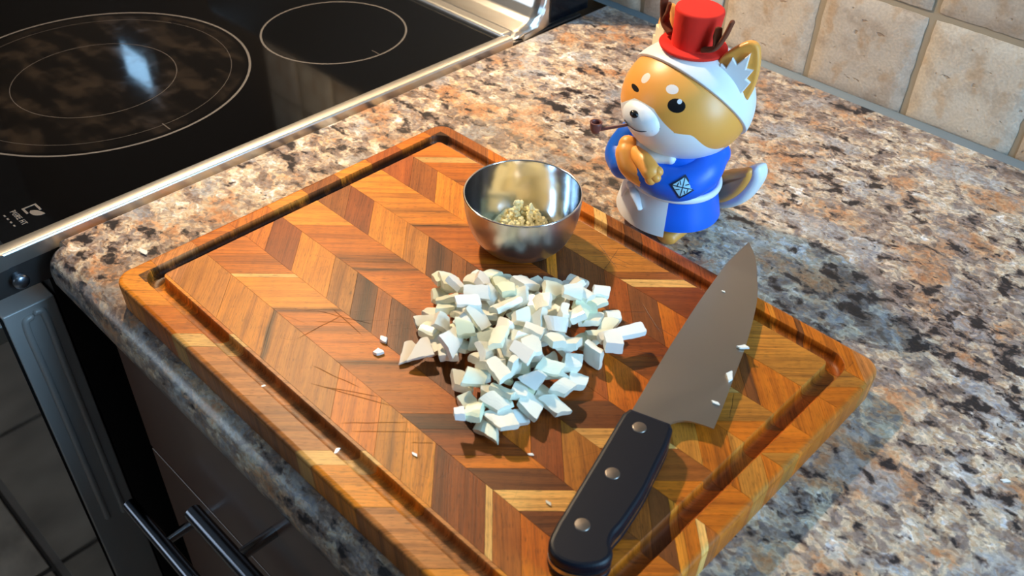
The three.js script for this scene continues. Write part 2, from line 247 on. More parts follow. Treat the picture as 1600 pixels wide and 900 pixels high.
// ---------------------------------------------------------------- electric range and hood
const font = await new FontLoader().loadAsync('fonts/droid/droid_sans_bold.typeface.json');
{
  const xr = -0.108, xl = -0.868, zf = 0.335, yg = Y0 - 0.0005, zb = -0.3;
  const range = thing('electric_range', 'stainless electric range with black glass cooktop beside the countertop', 'stove');
  // body and side
  part('side_panel', box(xr - 0.012, xr - 0.006, 0.05, Y0 - 0.037, zb, 0.300), M.black, range);
  part('side_panel', box(xl, xl + 0.006, 0.05, Y0 - 0.037, zb, 0.300), M.black, range);
  part('body', box(xl + 0.006, xr - 0.012, 0.05, Y0 - 0.012, zb, 0.300), M.black, range);
  part('side_rail', rbox(xr - 0.014, xr - 0.005, Y0 - 0.0365, Y0 - 0.006, zb, zf + 0.004, 0.0015), std({ color: rgb(120, 116, 114), metalness: 0.9, roughness: 0.36 }), range, 'grey metal rail under the cooktop trim');
  part('screw_stud', new THREE.LatheGeometry([[0.0001, 0.012], [0.0042, 0.0117], [0.0058, 0.0098], [0.0058, 0.0072], [0.0042, 0.007], [0.0042, 0], [0.0001, 0]].reverse().map((p) => new THREE.Vector2(...p)), 20).rotateZ(-Math.PI / 2).translate(xr - 0.006, Y0 - 0.0225, 0.3205), std({ color: rgb(165, 172, 184), metalness: 1, roughness: 0.28 }), range);
  // glass
  const smear = (u, v) => { const x = -0.868 + 0.76 * u, z = -0.19 + 0.53 * v; const d = Math.hypot(x + 0.321, z - 0.1505); return { d, s: fbm(u * 13 + 0.6 * fbm(u * 20, v * 20, 2), v * 22 + 5, 5), t: fbm(u * 60 + 3, v * 22, 4) }; };
  const gt = texture(1024, 1024, (u, v) => { const { d, s, t } = smear(u, v); const res = step(0.139, 0.132, d) * (step(-0.2, 0.5, s + 0.35 * t) * 0.75 + 0.2); return mix3([8, 7, 7], [44, 36, 29], clamp(res * 0.8)); });
  const gr = texture(1024, 1024, (u, v) => { const { d, s, t } = smear(u, v); const k = 14 + 12 * step(-0.1, 0.5, s + 0.3 * t) * step(0.15, 0.12, d) + 6 * step(0.0, 0.5, t); return [k, k, k]; }, false);
  const ggeo = new THREE.BoxGeometry(xr - 0.016 - xl - 0.012, 0.006, 0.500).translate((xr - 0.016 + xl + 0.012) / 2, yg - 0.003, 0.318 - 0.25);
  { const p = ggeo.attributes.position, uv = ggeo.attributes.uv; for (let i = 0; i < p.count; i++) uv.setXY(i, (p.getX(i) + 0.868) / 0.76, (p.getZ(i) + 0.19) / 0.53); }
  const glass = part('glass_cooktop', ggeo, std({ map: gt, roughnessMap: gr, roughness: 1 }), range, 'black ceramic glass cooktop with cooked-on haze');
  const ringM = std({ color: rgb(84, 79, 76), roughness: 0.5 }), ringD = std({ color: rgb(62, 56, 52), roughness: 0.5 });
  const ring = (x, z, r, w, m) => part('burner_ring', new THREE.RingGeometry(r - w, r, 120).rotateX(-Math.PI / 2).translate(x, yg + 0.00012, z), m, glass);
  ring(-0.321, 0.1505, 0.1415, 0.0022, ringM); ring(-0.316, 0.153, 0.073, 0.0007, ringD); ring(-0.321, 0.1505, 0.1235, 0.0005, ringD); ring(-0.2486, -0.0702, 0.0742, 0.002, ringM); ring(-0.66, 0.15, 0.092, 0.002, ringM); ring(-0.66, -0.07, 0.092, 0.002, ringM); ring(-0.49, -0.12, 0.045, 0.002, ringM);
  part('burner_tick', box(-0.2, -0.187, yg, yg + 0.0002, 0.1495, 0.1505), ringD, glass); part('burner_tick', box(-0.188, -0.176, yg, yg + 0.0002, -0.071, -0.070), ringD, glass);
  // printed mark and words at the front corner
  const ink = std({ color: rgb(96, 91, 88), roughness: 0.6 });
  const mark = (() => { const s = new THREE.Shape(); s.moveTo(-0.158, 0.2905); s.lineTo(-0.158, 0.2795); s.lineTo(-0.1475, 0.2795); s.lineTo(-0.1475, 0.2812); s.lineTo(-0.1565, 0.2812); s.lineTo(-0.1565, 0.2888); s.lineTo(-0.1490, 0.2888); s.lineTo(-0.1490, 0.2905); s.closePath(); const l = new THREE.Shape(); l.moveTo(-0.1515, 0.2865); l.bezierCurveTo(-0.150, 0.2825, -0.1455, 0.2810, -0.1405, 0.2800); l.bezierCurveTo(-0.1395, 0.2835, -0.142, 0.2885, -0.1495, 0.2880); l.closePath(); return [s, l]; })();
  part('printed_mark', slab(mark, yg + 0.00025, 0.0003), ink, glass);
  const words = new TextGeometry('PURE HT', { font, size: 0.0042, depth: 0.0002, curveSegments: 3, bevelEnabled: false }); words.rotateX(-Math.PI / 2).translate(-0.1605, yg + 0.00005, 0.2985);
  part('printed_words', words, ink, glass);
  part('printed_marks', join([0, 1, 2, 3].map((k) => box(-0.159 + 0.0056 * k, -0.1563 + 0.0056 * k, yg, yg + 0.0002, 0.3025, 0.3037))), ink, glass);
  // trim: rounded steel edge along the right and the front
  const tr = new THREE.Shape(); tr.moveTo(0, -0.010); tr.lineTo(0, 0.0012); tr.quadraticCurveTo(0.0004, 0.0026, 0.002, 0.0029); tr.quadraticCurveTo(0.0065, 0.0036, 0.0105, 0.0029); tr.quadraticCurveTo(0.0124, 0.0026, 0.0128, 0.0008); tr.lineTo(0.0128, -0.010); tr.closePath();
  part('side_trim', new THREE.ExtrudeGeometry(tr, { depth: 0.525, bevelEnabled: false, curveSegments: 8 }).translate(xr - 0.0135, yg, -0.189), M.trimSteel, range, 'bright stainless trim strip');
  part('side_trim', new THREE.ExtrudeGeometry(tr, { depth: 0.525, bevelEnabled: false, curveSegments: 8 }).rotateY(Math.PI).translate(xl + 0.0135, yg, 0.336), M.trimSteel, range, 'bright stainless trim strip');
  part('front_trim', new THREE.ExtrudeGeometry(tr, { depth: xr - xl - 0.0005, bevelEnabled: false, curveSegments: 8 }).rotateY(-Math.PI / 2).translate(xr - 0.0003, yg - 0.0002, 0.324), M.trimSteel, range);
  part('rear_trim', rbox(xl + 0.006, xr - 0.010, yg - 0.006, yg + 0.005, -0.197, -0.183, 0.0035, 3), M.trimSteel, range);
  // backguard: coved steel face, dark ends
  const bg = new THREE.Shape(); bg.moveTo(-0.197, -0.006); bg.lineTo(-0.203, 0.001); bg.bezierCurveTo(-0.222, 0.004, -0.232, 0.012, -0.236, 0.040); bg.lineTo(-0.250, 0.215); bg.quadraticCurveTo(-0.252, 0.232, -0.268, 0.234); bg.lineTo(-0.290, 0.234); bg.lineTo(-0.290, -0.006); bg.closePath();
  const bgg = (x0, x1, b) => new THREE.ExtrudeGeometry(bg, { depth: x1 - x0 - 2 * b, bevelEnabled: true, bevelSize: b * 0.8, bevelOffset: -b * 0.8, bevelThickness: b, bevelSegments: 4, curveSegments: 14 }).rotateY(-Math.PI / 2).translate(x1 - b, yg, 0);
  part('backguard', toCreasedNormals(bgg(xl + 0.004, xr - 0.004, 0.012), 0.5), M.steel, range, 'brushed stainless backguard with coved base');
  part('backguard_end', join([box(xr - 0.012, xr - 0.002, Y0 + 0.0005, Y0 + 0.22, -0.305, -0.246)]), M.blackGloss, range, 'glossy black end cap');
  // oven door
  const door = part('oven_door', rbox(xl + 0.004, xr - 0.005, 0.22, YB - 0.0745, 0.3015, 0.3405, 0.0015), std({ color: rgb(172, 166, 162), metalness: 0.12, roughness: 0.36 }), range, 'grey metal oven door edge with two pressed ribs');
  part('door_glass', box(xl + 0.006, xr - 0.0065, 0.225, YB - 0.077, 0.3405, 0.3425), std({ color: rgb(58, 54, 52), metalness: 0.75, roughness: 0.1 }), door, 'dark mirror-like oven door front');
  const rib = sweep([[0, -0.3265, 0.3275], [0, -0.25, 0.3275], [0, -0.15, 0.3275], [0, -0.0895, 0.3275], [0, -0.0853, 0.3262], [0, -0.0842, 0.3225]].map(([x, y, z]) => [xr - 0.005, YB + y, z]), [0.0029, 0.0029, 0.0029, 0.0029, 0.0029], 60, 14, new THREE.Vector3(1, 0, 0));
  const rib2 = sweep([[0, -0.3305, 0.3127], [0, -0.25, 0.3127], [0, -0.15, 0.3127], [0, -0.0870, 0.3127], [0, -0.0828, 0.3138], [0, -0.0820, 0.3175]].map(([x, y, z]) => [xr - 0.005, YB + y, z]), [0.0029, 0.0029, 0.0029, 0.0029, 0.0029], 60, 14, new THREE.Vector3(1, 0, 0));
  const ribM = std({ color: rgb(172, 166, 162), metalness: 0.12, roughness: 0.32 });
  part('pressed_rib', rib, ribM, door); part('pressed_rib', rib2, ribM, door);
  const hd = part('oven_handle', new THREE.CylinderGeometry(0.011, 0.011, 0.66, 24).rotateZ(Math.PI / 2).translate((xl + xr) / 2, YB - 0.13, 0.392), M.steel, door);
  for (const x of [xl + 0.07, xr - 0.07]) part('handle_bracket', rbox(x - 0.012, x + 0.012, YB - 0.14, YB - 0.12, 0.341, 0.392, 0.004), M.steel, hd);
  part('storage_drawer', rbox(xl + 0.004, xr - 0.005, 0.07, 0.214, 0.3015, 0.3385, 0.003), M.darkSteel, range);
  // hood above, with the warm lamp that lights the counter
  const hood = thing('range_hood', 'stainless range hood with warm lamp above the stove', 'range hood');
  const hy = Y0 + 0.685, hs = new THREE.Shape(); hs.moveTo(-0.328, 0); hs.lineTo(0.17, 0); hs.lineTo(0.17, 0.05); hs.lineTo(0.02, 0.14); hs.lineTo(-0.328, 0.14); hs.closePath();
  part('canopy', new THREE.ExtrudeGeometry(hs, { depth: xr - xl, bevelEnabled: false }).rotateY(-Math.PI / 2).translate(xr, hy, 0), std({ color: rgb(190, 186, 180), metalness: 0.9, roughness: 0.35 }), hood);
  const lx = -0.335, lz = -0.038;
  part('lamp_lens', new THREE.CylinderGeometry(0.03, 0.026, 0.012, 32).translate(lx, hy - 0.006, lz), std({ color: rgb(255, 240, 220), emissive: new THREE.Color().setRGB(1, 0.78, 0.52), emissiveIntensity: 6 }), hood);
  const lamp = new THREE.SpotLight(new THREE.Color().setRGB(1, 0.77, 0.50), 3.3, 0, 1.4, 0.5, 2);
  lamp.position.set(lx, hy - 0.02, lz); lamp.target.position.set(lx + 0.05, 0, lz + 0.02); lamp.castShadow = true; lamp.shadow.radius = 1.2; lamp.shadow.mapSize.set(2048, 2048); lamp.shadow.bias = -0.0005; lamp.name = 'hood_lamp'; scene.add(lamp, lamp.target);
}

// ---------------------------------------------------------------- cutting board: bands of slanted strips, juice groove routed in
const BX0 = -0.0065, BX1 = 0.3895, BZ1 = 0.2905;
const BANDS = [0, 21.5, 52, 82, 112, 141.7, 172, 203, 233, 263.3, 290.5];
const TONES = { G: [204, 122, 35], O: [190, 101, 22], R: [148, 73, 24], D: [112, 62, 27], B: [157, 86, 31], T: [174, 105, 38], L: [222, 166, 90], Y: [188, 118, 42], P: [184, 114, 56] };
// per band: tone, then the next seam's x (mm) at the band's far side, and so on
const STRIPS = [
  'B 48 O 74 B 118 O 158 L 170 B 186 D 202 R 252 R 290 O 305 G 310 O 325 D 330 O 366 P',
  'O 49 L 60 O 112 B 160 T 202 T 246 B 257 L 268 R 312 Y 356 Y 394 O',
  'R 18 B 46 G 96 O 132 D 158 G 168 D 212 R 232 D 257 O 286 B 316 D 325 O 374 O',
  'G 60 G 116 O 176 R 228 T 254 D 264 R 300 B 331 L 341 Y 372 O 404 Y',
  'B 17 R 44 G 81 T 104 D 128 B 142 D 196 R 236 R 262 O 300 G 308 Y 328 O 352 Y 374 O',
  'G 58 O 116 O 182 B 226 R 262 R 292 D 321 L 341 B 372 O 402 O',
  'O 8 R 38.6 G 77 T 101 D 122 B 136 D 204 R 236 O 258 R 282 Y 322 B 342 D 357 G 364 O 374 L 380 B',
  'O 44 O 74 L 79 G 123 O 190 O 246 D 262 R 288 O 300 D 320 L 338.5 D 362 O 392 O',
  'P 2 T 45.6 G 94 T 162 O 200 G 222 G 246 R 284.8 L 290 B 310 O 345 T 372 O',
  'G 60 O 96 L 112 P 168 P 224 L 238 G 276 P 326 G 350 T 404 G',
].map((s) => { const t = s.split(' '), a = []; for (let i = 0; i < t.length; i += 2) a.push([t[i], i + 1 < t.length ? +t[i + 1] : 1e4]); return a; });
{
  const r = rng(99), jit = STRIPS.map((b) => b.map(() => [0.9 + 0.2 * r(), r() * 100, 0.6 + 0.8 * r()]));
  const STREAK = [[3, 116, 2.6, 0.62], [5, 112, 9, 0.42], [5, 127, 2.4, 0.6], [7, 124, 3.5, 0.5], [7, 190, 3.5, 0.5], [8, 95, 2.6, 0.6], [2, 150, 6, 0.35], [7, 262, 8, 0.4], [5, 208, 5, 0.4], [4, 116, 4, 0.4], [6, 112, 5, 0.45], [6, 150, 6, 0.4], [1, 96, 5, 0.3], [7, 150, 4, 0.3], [8, 212, 3, 0.25], [8, 250, 3, 0.35], [3, 92, 5, 0.25], [3, 196, 4, 0.4]];
  const cuts = [];                                       // knife scores worked into the wood
  const cut = (x0, z0, x1, z1, w, s) => cuts.push([x0, z0, x1, z1, w, s]);
  for (const [x0, z0, x1, z1] of [[168, 252, 200, 232], [160, 256, 214, 230], [198, 262, 226, 232], [206, 262, 236, 232], [236, 243, 246, 233], [128, 203, 126, 240], [120, 222, 140, 203], [150, 246, 186, 236], [110, 216, 150, 196], [116, 206, 152, 208], [268, 72, 300, 70], [196, 48, 222, 20], [204, 26, 214, 56], [190, 40, 226, 34], [186, 30, 220, 46], [180, 44, 204, 22], [206, 44, 224, 38], [230, 96, 262, 62], [250, 60, 280, 76], [274, 100, 300, 84], [336, 92, 344, 112], [338, 84, 348, 104]]) cut(x0, z0, x1, z1, 0.28, 0.55);
  for (let k = 0; k < 300; k++) { const cx = 60 + 290 * (0.5 * (r() + r())), cz = 30 + 232 * (0.5 * (r() + r())), a = (r() < 0.75 ? -0.75 + 0.9 * (r() - 0.5) : r() * 3.14), l = 5 + 26 * r() * r(); cut(cx - l * Math.cos(a), cz - l * Math.sin(a), cx + l * Math.cos(a), cz + l * Math.sin(a), 0.12 + 0.1 * r(), (r() < 0.3 ? -0.16 : 0.28) * (0.4 + 0.6 * r())); }
  const W = 2048, H = 1540, mmx = (BX1 - BX0) * 1000 / W, mmz = BZ1 * 1000 / H, score = new Float32Array(W * H);
  for (const [x0, z0, x1, z1, w, s] of cuts) { const n = Math.ceil(Math.hypot(x1 - x0, z1 - z0) / 0.1), q = Math.ceil(w / mmx) + 1; for (let i = 0; i <= n; i++) { const t = i / n, px = (x0 + (x1 - x0) * t + 0.5 * noise(t * 3 + x0, z0) - BX0 * 1000) / mmx, pz = (z0 + (z1 - z0) * t + 0.5 * noise(t * 3, x0 + z0)) / mmz, f = Math.min(1, 5 * t, 5 * (1 - t)); for (let a = -q; a <= q; a++) for (let b = -q; b <= q; b++) { const X = Math.round(px) + a, Z = Math.round(pz) + b; if (X < 0 || Z < 0 || X >= W || Z >= H) continue; const d = Math.hypot((X - px) * mmx, (Z - pz) * mmz), v = s * f * clamp(1 - d / w); if (Math.abs(v) > Math.abs(score[Z * W + X])) score[Z * W + X] = v; } } }
  const bumpData = new Float32Array(W * H);
  const map = texture(W, H, (u, v, i, j) => {
    const x = BX0 * 1000 + u * (BX1 - BX0) * 1000, z = v * BZ1 * 1000; let b = 0; while (b < 9 && z > BANDS[b + 1]) b++;
    const plus = b % 2 === 0, dz = z - BANDS[b], xt = plus ? x - dz : x + dz, st = STRIPS[b]; let k = 0; while (xt > st[k][1]) k++;
    const [gain, off, fig] = jit[b][k], c0 = TONES[st[k][0]];
    const along = (plus ? x + z : x - z) * 0.7071 + off * 3, across = (plus ? x - z : x + z) * 0.7071 + off;
    const bend = across + 1.6 * noise(along * 0.02, off + across * 0.05);
    const band = fbm(bend * 0.22, along * 0.006 + off, 3), lines = fbm(bend * 1.15, along * 0.02, 3), pore = noise(across * 4.6, along * 0.16 + off), pore2 = noise(across * 3.1 + 9, along * 0.11);
    const mott = fbm(x * 0.05 + 3, z * 0.05, 3);
    let g = gain * (1 + 0.34 * fig * band + 0.26 * fig * lines + 0.10 * mott);
    const dark = Math.max(step(0.42, 0.75, pore), 0.8 * step(0.45, 0.8, pore2)) * 0.30 * (0.6 + fig * 0.5) + 0.28 * step(0.18, 0.34, band + 0.6 * lines) * (fig - 0.55);
    g *= 1 - clamp(dark, 0, 0.6); for (const [sb, sx, sw, ss] of STREAK) if (sb === b) { const q = (xt - sx + 1.6 * noise(along * 0.05, sx) + 0.8 * lines) / sw; if (q > -2.2 && q < 2.2) g *= 1 - ss * Math.exp(-q * q) * (0.75 + 0.6 * noise(across * 1.4, along * 0.03)); } const sc = score[j * W + i]; g *= 1 - sc; if (Math.abs(pore) < 0.02) g *= 1.02;
    bumpData[j * W + i] = 0.72 + 0.1 * lines - 0.25 * dark - 0.9 * Math.max(0, sc);
    const dgx = Math.min(Math.abs(x - 9.5), Math.abs(x - 369)), dgz = Math.min(Math.abs(z - 16.5), Math.abs(z - 271)), inX = z > 11 && z < 277 && dgx < 5.2, inZ = x > 4 && x < 375 && dgz < 5.2;   // mottled groove residue; left groove painted darker to stand for its shade
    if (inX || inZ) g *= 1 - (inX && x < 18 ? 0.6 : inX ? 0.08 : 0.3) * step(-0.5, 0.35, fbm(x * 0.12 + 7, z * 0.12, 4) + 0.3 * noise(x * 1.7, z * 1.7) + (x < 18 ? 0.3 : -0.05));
    const ww = clamp(0.5 + 1.1 * band); return [c0[0] * g, c0[1] * g * (0.97 + 0.05 * ww), c0[2] * g * (0.94 + 0.1 * ww)];
  });
  const bump = texture(W, H, (u, v, i, j) => { const k = 255 * clamp(bumpData[j * W + i]); return [k, k, k]; }, false);
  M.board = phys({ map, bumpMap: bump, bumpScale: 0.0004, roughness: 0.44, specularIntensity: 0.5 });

  const board = thing('cutting_board', 'chevron-patterned wooden cutting board with juice groove lying on countertop', 'cutting board', [0, Y0, 0]);
  const th = YB - Y0;
  // the routed block as nested outlines: sides cut back underneath, eased edge, flat rim, round-bottomed groove, flat middle
  const gc = { x0: 0.0095, x1: 0.369, z0: 0.0165, z1: 0.271, r: 0.009 };
  const out = (o, y) => [BX0 + o, o, BX1 - o, BZ1 - o, 0.0125 - o, y], gro = (o, y) => [gc.x0 - o, gc.z0 - o, gc.x1 + o, gc.z1 + o, gc.r + o, th + y];
  const cutP = [[0.0057, 0], [0.0053, -0.0005], [0.0051, -0.0042], [0.0048, -0.0056], [0.0039, -0.0069], [0.0020, -0.0078], [0, -0.0080]];
  const rings = [out(0.0022, 0), out(0.0006, 0.0022), out(0.0002, th - 0.0075), out(0, th - 0.0030), out(0.0003, th - 0.0013), out(0.0013, th - 0.0004), out(0.0030, th), ...cutP.map(([o, y]) => gro(o, y)), ...cutP.slice(0, -1).reverse().map(([o, y]) => gro(-o, y))].map(([x0, z0, x1, z1, r, y]) => {
    const p = []; for (const [cx, cz, a0] of [[x1 - r, z0 + r, -0.5], [x1 - r, z1 - r, 0], [x0 + r, z1 - r, 0.5], [x0 + r, z0 + r, 1]]) for (let k = 0; k <= 8; k++) { const a = (a0 + k / 16) * Math.PI; p.push([cx + r * Math.cos(a), y, cz + r * Math.sin(a), Math.cos(a), Math.sin(a)]); } return p;
  });
  const nR = rings.length, nP = rings[0].length;
  // normals of the profile, averaged between neighbouring bands
  const prof = rings.map((q) => q[4]), bandN = []; for (let k = 0; k < nR - 1; k++) { const a = rings[k], b = rings[k + 1], i = 4; const d = (b[i][0] - a[i][0]) * a[i][3] + (b[i][2] - a[i][2]) * a[i][4], h = b[i][1] - a[i][1], l = Math.hypot(d, h); bandN.push([h / l, -d / l]); }
  const ringN = rings.map((_, k) => { const a = bandN[Math.max(0, k - 1)], b = bandN[Math.min(nR - 2, k)], x = a[0] + b[0], y = a[1] + b[1], l = Math.hypot(x, y) || 1; return [x / l, y / l]; });
  const flatRim = (k) => k === 6;
  const vert = (k, i, flat) => { const p = rings[k][i], n = flat ? [0, 1] : ringN[k]; return [p[0], p[1], p[2], p[3] * n[0], n[1], p[4] * n[0]]; };
  const clip = (poly, A, B) => {                         // keep what lies left of A -> B, seen along y
    const sd = (p) => (B[0] - A[0]) * (p[2] - A[1]) - (B[1] - A[1]) * (p[0] - A[0]), o = [];
    for (let i = 0; i < poly.length; i++) { const p = poly[i], q = poly[(i + 1) % poly.length], a = sd(p), b = sd(q); if (a >= 0) o.push(p); if ((a > 0 && b < 0) || (a < 0 && b > 0)) { const t = a / (a - b); o.push(p.map((v, k) => v + (q[k] - v) * t)); } } return o;
  };
  const quads = []; for (let k = 0; k < nR - 1; k++) for (let i = 0; i < nP; i++) { const j = (i + 1) % nP, f = flatRim(k); quads.push([k, [vert(k, i, f), vert(k, j, f), vert(k + 1, j, f), vert(k + 1, i, f)]]); }
  quads.push([-1, rings[nR - 1].map((p) => [p[0], p[1], p[2], 0, 1, 0])]);
  const under = rings[0].map((p) => [p[0], 0, p[2], 0, -1, 0]);
  for (let b = 0; b < 10; b++) {
    const z0 = BANDS[b] / 1000 - (b === 0 ? 0.002 : 0), z1 = BANDS[b + 1] / 1000 + (b === 9 ? 0.002 : 0), sg = b % 2 === 0 ? 1 : -1, gap = 0.00009; let xa = -60; const zr = BANDS[b] / 1000;
    for (const [, xb0] of STRIPS[b]) {
      const xb = Math.min(xb0, 480), X = (xt, z) => xt / 1000 + sg * (z - zr), g2 = gap * 1.414;
      const C = [[X(xa, z0 + gap) + g2, z0 + gap], [X(xb, z0 + gap) - g2, z0 + gap], [X(xb, z1 - gap) - g2, z1 - gap], [X(xa, z1 - gap) + g2, z1 - gap]]; xa = xb;
      const lo = Math.min(C[0][0], C[3][0]), hi = Math.max(C[1][0], C[2][0]); if (hi < BX0 + 0.0003 || lo > BX1 - 0.0003) continue;
      const pos = [], nor = [], uvs = [];
      const emit = (p) => { for (let i = 1; i + 1 < p.length; i++) { const t = [p[0], p[i], p[i + 1]], e1 = [0, 1, 2].map((k) => t[1][k] - t[0][k]), e2 = [0, 1, 2].map((k) => t[2][k] - t[0][k]), n = [e1[1] * e2[2] - e1[2] * e2[1], e1[2] * e2[0] - e1[0] * e2[2], e1[0] * e2[1] - e1[1] * e2[0]]; if (Math.hypot(...n) < 1e-13) continue; if (n[0] * (t[0][3] + t[1][3] + t[2][3]) + n[1] * (t[0][4] + t[1][4] + t[2][4]) + n[2] * (t[0][5] + t[1][5] + t[2][5]) < 0) t.reverse(); for (const v of t) { pos.push(v[0], v[1], v[2]); nor.push(v[3], v[4], v[5]); uvs.push((v[0] - BX0) / (BX1 - BX0), v[2] / BZ1); } } };
      for (const [k, q] of quads) {
        let x0 = 9, x1 = -9, y0 = 9, y1 = -9; for (const v of q) { x0 = Math.min(x0, v[0]); x1 = Math.max(x1, v[0]); y0 = Math.min(y0, v[2]); y1 = Math.max(y1, v[2]); } if (x0 > hi || x1 < lo || y0 > z1 || y1 < z0) continue;
        let p = q; for (let e = 0; e < 4 && p.length; e++) p = clip(p, C[e], C[(e + 1) % 4]); if (p.length < 3) continue; emit(p);
        if (k < 0 || k >= 6) for (let i = 0; i < p.length; i++) {       // joint faces
          const u = p[i], w = p[(i + 1) % p.length];
          for (let e = 0; e < 4; e++) { const A = C[e], B = C[(e + 1) % 4], l = Math.hypot(B[0] - A[0], B[1] - A[1]), d = (v) => Math.abs((B[0] - A[0]) * (v[2] - A[1]) - (B[1] - A[1]) * (v[0] - A[0])) / l; if (d(u) < 1e-8 && d(w) < 1e-8 && Math.hypot(u[0] - w[0], u[2] - w[2]) > 1e-7) { const n = [(B[1] - A[1]) / l, 0, -(B[0] - A[0]) / l], yb = th - 0.012; emit([[u[0], u[1], u[2], ...n], [w[0], w[1], w[2], ...n], [w[0], yb, w[2], ...n], [u[0], yb, u[2], ...n]]); break; } }
        }
      }
      let p = under; for (let e = 0; e < 4 && p.length; e++) p = clip(p, C[e], C[(e + 1) % 4]); if (p.length > 2) emit(p);
      if (!pos.length) continue;
      const geo = new THREE.BufferGeometry(); geo.setAttribute('position', new THREE.Float32BufferAttribute(pos, 3)); geo.setAttribute('normal', new THREE.Float32BufferAttribute(nor, 3)); geo.setAttribute('uv', new THREE.Float32BufferAttribute(uvs, 2));
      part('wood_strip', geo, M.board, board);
    }
  }
}
// ---------------------------------------------------------------- steel bowl and garlic
const BOWL = [0.154, 0.0715];
{
  const br = texture(256, 1024, (u, v) => { const k = 128 + 90 * fbm(u * 2, v * 150, 3); return [k, k, k]; }, false);
  M.brushed = std({ color: rgb(196, 196, 198), metalness: 1, roughness: 0.3, bumpMap: br, bumpScale: 0.00006 });
  M.polish = std({ color: rgb(214, 214, 216), metalness: 1, roughness: 0.14 });
  const bowl = thing('pinch_bowl', 'small stainless steel bowl holding minced garlic on cutting board', 'bowl', [BOWL[0], YB, BOWL[1]]);
  const V = (a) => a.map((p) => new THREE.Vector2(p[0], p[1]));
  const out = new THREE.SplineCurve(V([[0.021, 0.0004], [0.0275, 0.0045], [0.0335, 0.0125], [0.0372, 0.0225], [0.0390, 0.033], [0.0396, 0.0425]])).getPoints(40);
  part('outer_wall', new THREE.LatheGeometry([new THREE.Vector2(0.0001, 0.0008), new THREE.Vector2(0.0195, 0.0001), ...out], 96), M.brushed, bowl, 'brushed steel outside');
  const inn = new THREE.SplineCurve(V([[0.0386, 0.0425], [0.0381, 0.033], [0.0363, 0.023], [0.0326, 0.0135], [0.0265, 0.0056], [0.020, 0.0016], [0.010, 0.0012], [0.0001, 0.0012]])).getPoints(48);
  part('inner_wall', new THREE.LatheGeometry(inn, 96), M.polish, bowl, 'polished steel inside');
  part('rim', new THREE.TorusGeometry(0.0391, 0.00065, 10, 120).rotateX(Math.PI / 2).translate(0, 0.0427, 0), M.polish, bowl);
  // minced garlic: too many tiny crumbs to count
  const r = rng(41), bits = [];
  for (let k = 0; k < 900; k++) {
    const a = r() * 6.283, q = Math.sqrt(r()), ga = 0.0175 * q * Math.cos(a), gb = 0.0125 * q * Math.sin(a), hx = 0.71 * ga - 0.71 * gb, hz = -0.71 * ga - 0.71 * gb, top = 0.0205 * (1 - q * q * 0.85) * (0.8 + 0.7 * noise(hx * 190 + 3, hz * 190)), y = 0.0028 + 0.004 * q + Math.max(0, top) * (0.3 + 0.7 * Math.sqrt(r()));
    const s = 0.0009 + 0.0011 * r(), g = new THREE.IcosahedronGeometry(s, 0), p = g.attributes.position; g.scale(0.8 + r(), 0.7 + 0.5 * r(), 0.7 + 0.6 * r()); g.rotateX(r() * 6).rotateY(r() * 6).rotateZ(r() * 6); g.translate(hx - 0.0075, y, hz - 0.0075); bits.push(g);
  }
  const gar = single('minced_garlic', join(bits), std({ color: rgb(250, 234, 176), roughness: 0.45 }), 'pale yellow minced garlic inside the steel bowl', 'garlic'); gar.position.set(BOWL[0], YB, BOWL[1]); gar.userData.kind = 'stuff';
}
